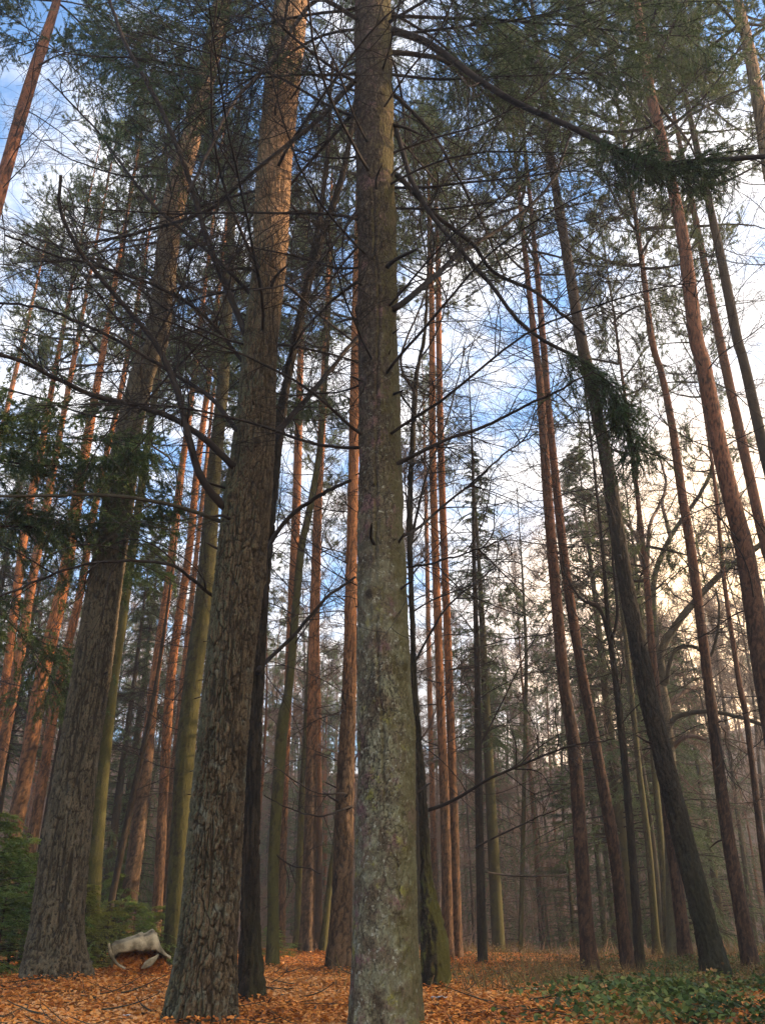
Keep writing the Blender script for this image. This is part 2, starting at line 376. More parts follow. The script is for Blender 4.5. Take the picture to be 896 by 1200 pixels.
# ------------------------------------------------------------------ branch kits (local: along +X, flat in XY, up +Z)
def dead_branch(seed, L=3.0, r0=.017, ntw=30, nsub=4, rtw=.0036, mat='twig', bend=(-.25, .1), planar=True):
    rng = np.random.default_rng(seed); mb = MB()
    P = grow(np.zeros((1, 3)), np.array([[1, 0, .1]]), np.array([L]), 14, .16, (0, rng.uniform(-.3, .3), bend[0]+rng.uniform(-.1, .25)), rng)
    mb.add(*tubes(P, np.linspace(r0, .004, 14)[None], 6))
    S, D, t, _ = kids(P, ntw, .08, .98, rng, (0, 0, 1) if planar else None, (.6, 1.15))
    tl = L*(.12+.42*np.sin(np.clip(t*1.15, 0, 1)*math.pi)**.8*rng.uniform(.4, 1.1, ntw))*(1-.35*t)
    A = grow(S, D, tl, 9, .2, (.35, 0, bend[1]-.35), rng); mb.add(*tubes(A, np.linspace(rtw, rtw*.45, 9)[None]*rng.uniform(.8, 1.5, (ntw, 1)), 4))
    m = ntw*nsub; S, D, t, i = kids(A, m, .15, .95, rng, None if not planar else (0, 0, 1), (.5, 1.2))
    B = grow(S, D, rng.uniform(.12, .45, m)*L/3, 6, .25, (.1, 0, -.25), rng); mb.add(*tubes(B, np.linspace(rtw*.6, rtw*.3, 6)[None].repeat(m, 0), 3))
    return mb.mesh('dead_branch', M[mat])
def needle_twigs(mb, P, per, rng, L=(.018, .034), W=.0042, mat=1, t0=0.05, fwd=.7):
    N = len(P); m = N*per; idx = np.repeat(np.arange(N), per); S, Tn = along(P, idx, rng.uniform(t0, 1, m))
    side = norm(np.cross(Tn, rng.normal(0, 1, (m, 3))))
    blades(mb, S, Tn*fwd+side, rng.uniform(*L, m), np.full(m, W), rng, mat)
def live_spruce_branch(seed, L=3.2, per=60, ntw=46, hang=.9, mat='spruce', W=.006, nl=(.025, .045), bare=.25):
    rng = np.random.default_rng(seed); mb = MB()
    P = grow(np.zeros((1, 3)), np.array([[1, 0, .05]]), np.array([L]), 14, .1, (0, rng.uniform(-.2, .2), -.15), rng)
    mb.add(*tubes(P, np.linspace(.02, .004, 14)[None], 6))
    S, D, t, _ = kids(P, ntw, bare*.6, 1, rng, (0, 0, 1), (.5, 1.1))
    A = grow(S, D, L*(.16+.3*np.sin(np.clip(t, .1, .95)*math.pi)*rng.uniform(.5, 1.1, ntw)), 8, .12, (.3, 0, -.45*hang), rng)
    mb.add(*tubes(A, np.linspace(.0055, .0025, 8)[None].repeat(ntw, 0), 3))
    m = ntw*6; S, D, t2, i = kids(A, m, .12, 1, rng, None, (.6, 1.2)); D = norm(D+np.array([0, 0, -.55*hang]))
    B = grow(S, D, rng.uniform(.12, .38, m), 6, .12, (0, 0, -.7*hang), rng); mb.add(*tubes(B, np.full((m, 6), .002), 3))
    needle_twigs(mb, A, int(per*1.3), rng, nl, W); needle_twigs(mb, B, per, rng, nl, W)
    return mb.mesh('live_branch', [M['twig'], M[mat]])
def pine_crown(seed, nl=20, H=1.0, R=1.0, tw=12, per=34, mat='pinel', NL=(.06, .11), W=.014, shape=.6):
    """crown of H by R metres over its foot at z = 0 : limbs, twigs, needle tufts at the twig ends"""
    rng = np.random.default_rng(seed); mb = MB()
    z = np.sort(rng.uniform(0, .93, nl)); az = np.arange(nl)*2.4+rng.uniform(-.5, .5, nl); e = -.1+z*1.0+rng.uniform(-.15, .2, nl)
    S = np.stack([z*0, z*0, z*H], 1); D = np.stack([np.cos(az)*np.cos(e), np.sin(az)*np.cos(e), np.sin(e)], 1)
    ll = R*np.sin(np.clip(.22+.8*z, 0, 1)*math.pi)**shape*rng.uniform(.55, 1.15, nl)
    P = grow(S, D, ll, 10, .16, (0, 0, .35), rng); mb.add(*tubes(P, (np.linspace(1, .18, 10)[None]*(.012+.012*ll[:, None]))*.9, 5))
    n1 = nl*tw; S, D, t, i = kids(P, n1, .25, 1, rng, None, (.4, 1.1)); D = norm(D+np.array([0, 0, .15]))
    A = grow(S, D, ll[i]*rng.uniform(.14, .42, n1), 7, .2, (0, 0, .3), rng); mb.add(*tubes(A, np.linspace(.007, .003, 7)[None].repeat(n1, 0), 3))
    n2 = n1*5; S, D, t, i = kids(A, n2, .3, 1, rng, None, (.3, 1.0))
    B = grow(S, D, rng.uniform(.12, .4, n2), 4, .15, (0, 0, .25), rng); mb.add(*tubes(B, np.full((n2, 4), .0028), 3))
    m = n2*per; idx = np.repeat(np.arange(n2), per); S, Tn = along(B, idx, rng.uniform(.35, 1, m))
    blades(mb, S, Tn*.55+rng.normal(0, .6, (m, 3)), rng.uniform(*NL, m), np.full(m, W), rng, 1)
    return mb.mesh('crown', [M['twig'], M[mat]])
def spruce_crown(seed, H=14, R=2.4, nb=170, tw=8, per=56, mat='spruce', NL=(.05, .11), W=.015, bul=.85):
    rng = np.random.default_rng(seed); mb = MB()
    z = rng.uniform(0, 1, nb)**1.15; az = rng.uniform(0, 6.283, nb); ll = R*(1-z)**bul*rng.uniform(.45, 1.15, nb)+.12
    S = np.stack([z*0, z*0, z*H], 1); D = np.stack([np.cos(az), np.sin(az), .15+.6*z], 1)
    P = grow(S, D, ll, 8, .07, (0, 0, -.55), rng); mb.add(*tubes(P, np.linspace(1, .25, 8)[None]*(.006+.007*ll[:, None]), 4))
    n1 = nb*tw; S, D, t, i = kids(P, n1, .12, 1, rng, (0, 0, 1), (.5, 1.1)); D = norm(D+np.array([0, 0, -.35]))
    A = grow(S, D, (.15+.36*ll[i])*rng.uniform(.4, 1, n1), 5, .1, (0, 0, -.55), rng)
    m = n1*per; idx = np.repeat(np.arange(n1), per); S, Tn = along(A, idx, rng.uniform(0, 1, m))
    blades(mb, S, Tn*.6+rng.normal(0, .45, (m, 3))+np.array([0, 0, -.25]), rng.uniform(*NL, m), np.full(m, W), rng, 1)
    m = nb*per; idx = np.repeat(np.arange(nb), per); S, Tn = along(P, idx, rng.uniform(.15, 1, m))
    blades(mb, S, Tn*.5+rng.normal(0, .5, (m, 3)), rng.uniform(*NL, m), np.full(m, W), rng, 1)
    return mb.mesh('crown', [M['twig'], M[mat]])
def bare_crown(seed, H=8, nl=12, R=2.5, mat='twig', r0=.03, sub=9, sub2=6, up=.5, rt=.005, leaves=0):
    rng = np.random.default_rng(seed); mb = MB()
    z = rng.uniform(0, .95, nl); az = np.arange(nl)*2.4+rng.uniform(-.6, .6, nl); e = rng.uniform(.3, 1.0, nl)
    S = np.stack([z*0, z*0, z*H], 1); D = np.stack([np.cos(az)*np.cos(e), np.sin(az)*np.cos(e), np.sin(e)], 1)
    ll = R*(1.1-z*.6)*rng.uniform(.6, 1.2, nl); P = grow(S, D, ll, 12, .2, (0, 0, up*.6), rng); mb.add(*tubes(P, np.linspace(r0, r0*.2, 12)[None]*(.6+.4*ll[:, None]/R), 5))
    n1 = nl*sub; S, D, t, i = kids(P, n1, .15, 1, rng, None, (.5, 1.0)); A = grow(S, D, ll[i]*rng.uniform(.15, .5, n1)*(1.2-t*.5), 9, .2, (0, 0, up*.5), rng)
    mb.add(*tubes(A, np.linspace(rt*1.3, rt*.6, 9)[None].repeat(n1, 0), 4))
    n2 = n1*sub2; S, D, t, i = kids(A, n2, .15, 1, rng, None, (.5, 1.1)); B = grow(S, D, rng.uniform(.15, .55, n2)*R/2.5, 6, .22, (0, 0, .15), rng)
    mb.add(*tubes(B, np.linspace(rt*.7, rt*.4, 6)[None].repeat(n2, 0), 3))
    return mb.mesh('crown', [M[mat]])
def mat_branch(loc, az, el, roll, sc):
    return Matrix.Translation(Vector(loc)) @ Matrix.Rotation(az, 4, 'Z') @ Matrix.Rotation(-el, 4, 'Y') @ Matrix.Rotation(roll, 4, 'X') @ Matrix.Diagonal((sc, sc, sc, 1))
def put_branch(t, me, z, az, el, sc, name='branch', roll=0):
    c, r = stem(t, z); o = link(name, me, t.o); o.matrix_local = mat_branch(c+np.array([math.cos(az), math.sin(az), 0])*r*.6, az, el, roll, sc); return o
def whorls(t, kit, z0, z1, step, per, sc, rng, el=(-.2, .25), az_ok=None):
    z = z0
    while z < z1:
        a0 = rng.uniform(0, 6.28)
        for q in range(per):
            az = a0+q*6.283/per+rng.uniform(-.5, .5)
            if rng.random() < .12: continue
            put_branch(t, kit[rng.integers(len(kit))], z+rng.uniform(-.12, .12), az, rng.uniform(*el), rng.uniform(*sc), roll=rng.uniform(-.5, .5))
        z += step*rng.uniform(.7, 1.3)
def traced(t, pts, w0, w1, dd=(0, 0), twigs=18, tl=(.3, 1.3), seed=0, needles=None, mat='twig', name='branch', sub=4, rt=.0038, root=True):
    """a limb followed in the photograph, standing in its own depth (dd = metres nearer/farther at its two ends)"""
    rng = np.random.default_rng(seed+len(pts)*31+int(pts[-1][0])); n = len(pts); q = np.linspace(0, 1, n)
    dep = dd[0]+(dd[1]-dd[0])*q+.12*np.sin(q*7+seed)
    w = np.array([t.pl.at(x, y, e) for (x, y), e in zip(pts, dep)])-t.foot
    sc = np.mean([t.pl.scale(x, y, e) for (x, y), e in zip(pts, dep)])
    if root: c, r = stem(t, w[0, 2]); w = np.vstack([c+(w[0]-c)*.2-np.array([0, 0, .02]), w])
    P = catmull(w, 34)[None]; mb = MB()
    P = P+np.cumsum(rng.normal(0, .009, P.shape), 1)*np.linspace(0, 1, 34)[None, :, None]
    mb.add(*tubes(P, (.5*sc*(w0+(w1-w0)*np.linspace(0, 1, 34)**.8))[None], 8))
    if twigs:
        S, D, tt, _ = kids(P, twigs, .12, 1, rng, None, (.5, 1.15)); A = grow(S, D, rng.uniform(*tl, twigs)*(1.1-.5*tt), 10, .22, (0, 0, -.1), rng)
        mb.add(*tubes(A, np.linspace(rt*1.3, rt*.6, 10)[None]*rng.uniform(.7, 1.7, (twigs, 1)), 4))
        m = twigs*sub; S, D, t2, _ = kids(A, m, .15, 1, rng, None, (.5, 1.2)); B = grow(S, D, rng.uniform(.12, .6, m), 7, .25, (0, 0, -.1), rng)
        mb.add(*tubes(B, np.linspace(rt*.75, rt*.4, 7)[None].repeat(m, 0), 3))
    mats = [M[mat], M['spruce']]
    if needles:
        t0, t1, cnt, ln, hang = needles
        S, D, tt, _ = kids(P, cnt, t0, t1, rng, None, (.5, 1.3)); D = norm(D+np.array([0, 0, -hang])); A = grow(S, D, rng.uniform(.4, 1, cnt)*ln, 7, .14, (0, 0, -hang), rng)
        mb.add(*tubes(A, np.full((cnt, 7), .003), 3))
        m = cnt*5; S, D, t2, _ = kids(A, m, .1, 1, rng, None, (.5, 1.1)); D = norm(D+np.array([0, 0, -.3*hang])); B = grow(S, D, rng.uniform(.08, .24, m), 5, .1, (0, 0, -.3*hang), rng)
        mb.add(*tubes(B, np.full((m, 5), .002), 3)); needle_twigs(mb, B, 46, rng, (.016, .03), .004); needle_twigs(mb, A, 70, rng, (.016, .03), .004)
    o = link(name, mb.mesh(name, mats), t.o); return o
exec_marker = None
# ------------------------------------------------------------------ the trees of the photograph (photo pixels: x, y, width)
PINE, SPR, BARE = 'pine tree', 'spruce tree', 'bare tree'
mk = make_tree
TR = {}
def add(key, *a, **k): TR[key] = mk(key, *a, seed=len(TR)+3, **k)
add('t1', 'pine_tree', 'big old grey-brown pine flaring out at its base left of the white broken shell', PINE,
    [(62,1130,66),(66,1090,58),(76,1000,54),(90,900,46),(106,800,43),(124,680,39),(137,600,37),(152,500,31),(173,420,28),(185,395,27),(202,251,26),(227,150,22),(251,50,20),(261,0,20)], 11, 'grey', 'plate', H=25, n=170, ds=.013, flare=.38, knots=26)
add('t2', 'pine_tree', 'thick plated pine with a pinkish sunlit upper trunk leaning to the right', PINE,
    [(233,1204,85),(243,1101,68),(254,951,62),(267,800,58),(278,700,58),(289,600,58),(299,500,49),(306,397,41),(316,301,40),(321,201,41),(331,100,40),(341,0,38)], 7.3, 'red', 'plate', H=22, n=230, ds=.009, flare=.12, knots=14)
add('t3', 'spruce_tree', 'straight lichen-covered spruce trunk in the middle of the wood', SPR,
    [(452,1222,85),(451,1100,79),(452,1000,74),(453,900,72),(450,800,65),(446,600,54),(443,400,46),(440,200,43),(438,100,42),(437,0,40)], 6.6, 'scaly', 'scale', H=21, n=230, ds=.009, flare=.2, knots=16)
add('companion', 'bare_tree', 'dark nearly black slender tree standing right behind the thick plated pine', BARE,
    [(293,1190,36),(294,1100,25),(294,1001,21),(301,800,17),(312,640,15),(323,540,13),(332,470,11),(350,380,10),(370,300,10),(398,216,8),(412,150,6)], 8.6, 'dark', 'furrow', H=15, n=48, ds=.025, flare=.35)
add('mossbutt', 'bare_tree', 'thin black stem swelling into a moss-covered butt beside the lichen-covered spruce', BARE,
    [(510,1147,34),(509,1110,33),(506,1080,28),(502,1050,20),(499,1020,14),(496,951,11),(490,860,7),(485,797,7),(482,700,7),(480,601,7),(487,450,6),(496,400,5)], 9.6, 'stump', 'furrow', H=11, n=48, ds=.02, flare=.15)
add('p6', 'pine_tree', 'dark furrowed pine with a glowing orange right edge just left of the central spruce', PINE,
    [(397,1135,30),(399,1080,26),(402,1000,23),(405,900,21),(409,800,17),(413,601,13),(416,450,12)], 14.5, 'pine', 'furrow', H=25, n=48, ds=.035, flare=.4)
add('p5', 'pine_tree', 'reddish pine with straight trunk between a mossy stem and the orange-edged pine', PINE,
    [(359,1115,18),(364,950,15),(367,800,12.5),(372,601,10),(377,500,9)], 20, 'pine', 'mid', H=25, flare=.45)
add('p4', 'bare_tree', 'greenish slim stem just left of the reddish straight-trunked pine', BARE,
    [(349,1100,10),(354,950,9),(359,850,7),(366,700,5),(372,560,4)], 22, 'mossy', 'smooth', H=17, base=False)
add('p3', 'bare_tree', 'slim moss-green tree leaning right, rising from the leaves right of the black slender tree', BARE,
    [(319,1136,15),(320,1080,13),(321,1000,13),(331,850,13.5),(339,800,10),(352,651,9),(362,601,8.5),(374,530,7),(381,450,5)], 14.5, 'mossy', 'smooth', H=17, flare=.25)
add('p3b', 'pine_tree', 'faint pink pine showing just behind the slim moss-green leaning tree', PINE,
    [(329,1108,10),(333,950,9),(338,800,10),(347,600,10),(351,450,8)], 24, 'orange', 'mid', H=26, base=False)
add('p5b', 'bare_tree', 'thin leaning stem between the reddish pine and the dark furrowed pine', BARE,
    [(378,1116,9),(386,1040,8),(394,975,7),(402,880,6),(410,780,5)], 20, 'mossy', 'smooth', H=14)
add('m2', 'spruce_tree', 'olive-brown mossy spruce with a dense dark green crown between the two big pines', SPR,
    [(205,1095,24),(216,900,22),(226,800,21),(241,681,20),(251,551,17),(262,440,14),(270,280,10),(276,180,7)], 15.5, 'mossy', 'mid', H=21.5, n=40, ds=.035, base=False)
add('m1', 'bare_tree', 'yellow-green mossy trunk half hidden behind the big old grey-brown pine', BARE,
    [(103,1100,24),(108,1030,22),(118,925,17),(132,800,14),(144,720,12),(156,640,10)], 14, 'mossy', 'smooth', H=17, base=False)
add('c', 'pine_tree', 'bright orange sunlit pine left of the big old grey-brown pine', PINE,
    [(15,985,20),(35,880,18),(48,800,17),(75,681,14),(93,571,12.5),(108,485,9.5),(116,440,8)], 19, 'orange', 'mid', H=24, base=False)
add('d', 'pine_tree', 'slender pine between the bright orange pine and the big old grey-brown pine', PINE,
    [(38,986,13),(70,800,10),(93,701,9),(108,611,8),(123,541,7),(137,480,6)], 21, 'orange', 'mid', H=24, base=False)
add('e', 'bare_tree', 'thin dark stem close to the left edge of the big old grey-brown pine', BARE,
    [(48,1000,8),(83,800,7),(106,690,5),(122,600,4)], 19, 'dark', 'smooth', H=14, base=False)
add('a', 'pine_tree', 'leftmost of the far orange pines, cut by the photo edge low down', PINE,
    [(-20,940,12),(4,820,11),(30,616,9),(45,546,8),(62,450,6)], 23, 'orange', 'mid', H=25, base=False)
add('b', 'pine_tree', 'second of the far orange pines, right beside the leftmost one', PINE,
    [(-4,920,12),(18,797,12),(38,681,10),(55,591,9),(72,500,7)], 22, 'pine', 'mid', H=25, base=False)
add('f', 'pine_tree', 'pale leaning pine stem crossing the upper left corner of the sky', PINE,
    [(-12,270,16),(0,225,15),(25,135,14),(43,75,12.5),(58,30,10)], 13, 'rust', 'flake', H=22, base=False)
add('g', 'pine_tree', 'very thin pine at the left edge below the pale leaning stem', PINE,
    [(-18,590,7),(0,515,6),(20,430,5),(32,380,4)], 27, 'pine', 'mid', H=25, base=False)
add('p1', 'pine_tree', 'brown pine behind the white broken shell, beside a thin tilted stem', PINE,
    [(151,1058,20),(168,925,17),(181,800,12),(198,681,10),(211,566,8),(220,500,7)], 19, 'pine', 'mid', H=24, base=False)
add('p1b', 'bare_tree', 'thin tilted dark stem crossing the foot of the brown pine behind the shell', BARE,
    [(132,1050,8),(148,970,8),(163,900,7),(178,830,5)], 18, 'dark', 'smooth', H=9, base=False)
add('p2', 'pine_tree', 'slim pink-orange pine just left of the olive-brown mossy spruce', PINE,
    [(186,1040,12),(200,800,10.5),(221,651,9),(231,551,8),(239,490,7)], 21, 'orange', 'mid', H=25, base=False)
add('p2b', 'pine_tree', 'dull narrow stem squeezed between the slim pink pine and the mossy spruce', PINE,
    [(191,1045,9),(198,950,9),(205,890,8),(214,800,7),(226,690,6)], 23, 'pine', 'mid', H=22, base=False)
# right of the central spruce
add('r1', 'pine_tree', 'left one of two red-orange pines standing as a close pair right of the central spruce', PINE,
    [(525,1128,14),(521,951,12),(515,797,10),(507,551,8),(506,400,7),(505,330,6)], 18, 'orange', 'mid', H=23, flare=.3)
add('r1r', 'pine_tree', 'right one of two red-orange pines standing as a close pair right of the central spruce', PINE,
    [(536,1127,13),(531,951,11),(526,797,9),(517,551,8),(514,400,7),(513,320,6)], 18.6, 'orange', 'mid', H=23.5, flare=.3)
add('r1b', 'pine_tree', 'faint hazy pink pine seen between the central spruce and the close pair', PINE,
    [(511,1100,7),(508,1000,7),(503,800,6),(500,650,5)], 30, 'orange', 'mid', H=24, base=False)
add('r2', 'bare_tree', 'straight slender dark tree with thin side branches right of the close pair of pines', BARE,
    [(565,1131,11),(561,950,9.5),(559,800,7.5),(557,720,6),(555,651,5),(554,560,3.5)], 17.5, 'dark', 'smooth', H=13.5, flare=.2)
add('r2b', 'bare_tree', 'thin greenish hazy stem midway between the slender dark tree and the twin pines', BARE,
    [(609,1122,6),(612,1000,5.5),(614,900,5),(616,780,4)], 27, 'mossy', 'smooth', H=15, base=False)
add('r3', 'pine_tree', 'left pine of the leaning twin pines with a burl near its foot', PINE,
    [(692,1142,22),(686,1080,18),(679,976,16.5),(672,875,15),(660,797,13.5),(647,651,12),(639,551,11),(632,450,9),(626,400,8)], 16, 'rust', 'mid', H=23.5, flare=.35, knots=8)
add('r4', 'pine_tree', 'right pine of the leaning twin pines with knobbly whorl scars', PINE,
    [(737,1143,17),(728,1075,15),(720,1001,14),(702,900,13),(683,797,11.5),(664,681,11),(652,576,10),(642,475,8.5),(636,400,7.5)], 16.4, 'rust', 'mid', H=24, flare=.3, knots=10)
add('r5', 'bare_tree', 'slim dark forked tree standing right of the leaning twin pines', BARE,
    [(750,1146,12),(742,1026,10),(732,900,9),(721,800,7.5),(713,741,6.5),(709,690,5),(705,640,4)], 15.6, 'dark', 'furrow', H=13.5, flare=.3)
add('r6', 'pine_tree', 'dark deeply furrowed pine leaning to the left above the ivy', PINE,
    [(843,1154,36),(832,1110,30),(817,1051,28),(792,951,25.5),(767,850,23.5),(755,797,22),(727,651,17),(712,551,15),(692,450,13.5),(680,397,13),(664,301,11.5),(654,241,10.5),(644,176,8.5),(637,120,7)], 14, 'furrow', 'furrow', H=25, n=64, ds=.025, flare=.4)
add('r7b', 'pine_tree', 'reddish trunk peeking out just left of the dark furrowed leaning pine', PINE,
    [(806,1140,17),(793,1040,15),(782,950,13),(772,850,12),(764,770,9),(757,680,7)], 19, 'rust', 'mid', H=19)
add('oak', 'bare_tree', 'bare broadleaf tree with thick crooked limbs behind the dark leaning pine', BARE,
    [(793,1128,22),(789,1020,19),(783,900,17),(777,830,16),(770,790,14),(766,745,9)], 22, 'beech', 'smooth', H=11.2, base=False)
add('r7', 'bare_tree', 'pale mossy stem in the hazy clump between the slim forked tree and the leaning pine', BARE,
    [(770,1128,9),(760,1000,8),(748,900,7),(738,800,6)], 23, 'mossy', 'smooth', H=15, base=False)
add('r7c', 'bare_tree', 'greenish stem in the hazy clump left of the reddish peeking trunk', BARE,
    [(783,1130,9),(775,1000,8),(766,900,7),(760,810,5)], 24, 'mossy', 'smooth', H=15, base=False)
add('r8', 'pine_tree', 'tall brown pine right of the dark furrowed leaning pine, ivy round its foot', PINE,
    [(882,1144,20),(863,1041,16.5),(848,951,14.5),(829,797,11.5),(810,651,11),(798,576,10.5),(787,500,9),(775,440,8),(763,397,7.5),(752,310,6)], 16.5, 'rust', 'mid', H=26, flare=.35, knots=8)
add('r9', 'pine_tree', 'thin rusty pine at the right edge, right of the tall brown pine', PINE,
    [(905,1090,9),(893,1001,8),(875,850,7),(865,797,6.5),(848,681,5),(838,576,4)], 20, 'rust', 'mid', H=18, base=False)
add('r10', 'pine_tree', 'thick reddish pine entering from the right edge and leaning left', PINE,
    [(905,850,26),(893,781,25),(873,651,22),(858,591,20),(843,526,18.5),(823,425,17),(815,397,16.5),(803,301,14),(793,246,12.5),(775,165,11.5),(760,100,11),(745,0,9)], 13, 'rust', 'flake', H=24, base=False, n=40, knots=12)
add('r11', 'pine_tree', 'slim brown pine close right of the thick reddish pine', PINE,
    [(910,690,12),(896,640,11.5),(868,515,11),(843,400,10),(825,311,8),(813,251,7)], 17, 'rust', 'mid', H=25, base=False, knots=8)
add('r12', 'pine_tree', 'dark brown pine cut by the right edge at half height', PINE,
    [(912,600,13),(896,535,12.5),(871,425,12),(863,397,12),(848,321,11),(833,251,9)], 16, 'furrow', 'mid', H=24, base=False)
add('r13', 'pine_tree', 'pale grey-pink stem crossing the upper right corner', PINE,
    [(905,220,16),(896,165,15.5),(883,90,13.5),(873,40,12)], 13.5, 'red', 'flake', H=23, base=False)
# trees just out of the picture whose boughs hang into it
add('le', 'spruce_tree', 'spruce standing beyond the left photo edge with dark boughs reaching in', SPR,
    [(-150,900,30),(-132,700,26),(-112,500,18),(-95,380,10)], 11.5, 'mossy', 'mid', H=10.5, base=False)
for t in TR.values(): finish_tree(t)
print('trunks', round(time.time()-T0, 1))

# ------------------------------------------------------------------ boughs
DB = [dead_branch(100+i, 3.0, .017, 34, 5) for i in range(7)]
DP = [dead_branch(200+i, 2.2, .013, 18, 4, .0042, planar=False) for i in range(5)]
LB = [live_spruce_branch(300+i) for i in range(5)]
LF = [live_spruce_branch(320+i, 3.2, 64, 54, .7, W=.012, nl=(.03, .06)) for i in range(4)]
r = np.random.default_rng(11)
# hero spruce: dead whorls, living boughs above
t3, t2, t1 = TR['t3'], TR['t2'], TR['t1']
whorls(t3, DB, 4.6, 9.5, .62, 4, (.7, 1.15), r, (-.1, .3))
for z in np.arange(9.6, 15, .6): put_branch(t3, LB[r.integers(5)], z, r.uniform(0, 6.28), r.uniform(-.1, .2), r.uniform(.9, 1.35))
for z, az, sc in [(9.6,.35,1.0),(10.3,-.5,1.1),(10.6,.1,1.25),(10.9,.6,1.1),(10.3,3.3,1.0),(10.8,2.9,1.1)]: put_branch(t3, LB[r.integers(5)], z, az, r.uniform(-.05, .12), sc)
whorls(t1, DB, 7, 14, .75, 3, (.8, 1.3), r, (-.1, .35))
for z in np.arange(16.5, 20, 1.2): put_branch(t1, LB[r.integers(5)], z, r.uniform(0, 6.28), r.uniform(-.1, .3), r.uniform(.9, 1.3))
whorls(t2, DB, 6.2, 12.5, 1.1, 3, (.7, 1.2), r, (-.05, .4))
for z in np.arange(12, 16, 1.0): put_branch(t2, LB[r.integers(5)], z, r.uniform(0, 6.28), r.uniform(0, .35), r.uniform(.7, 1.1))
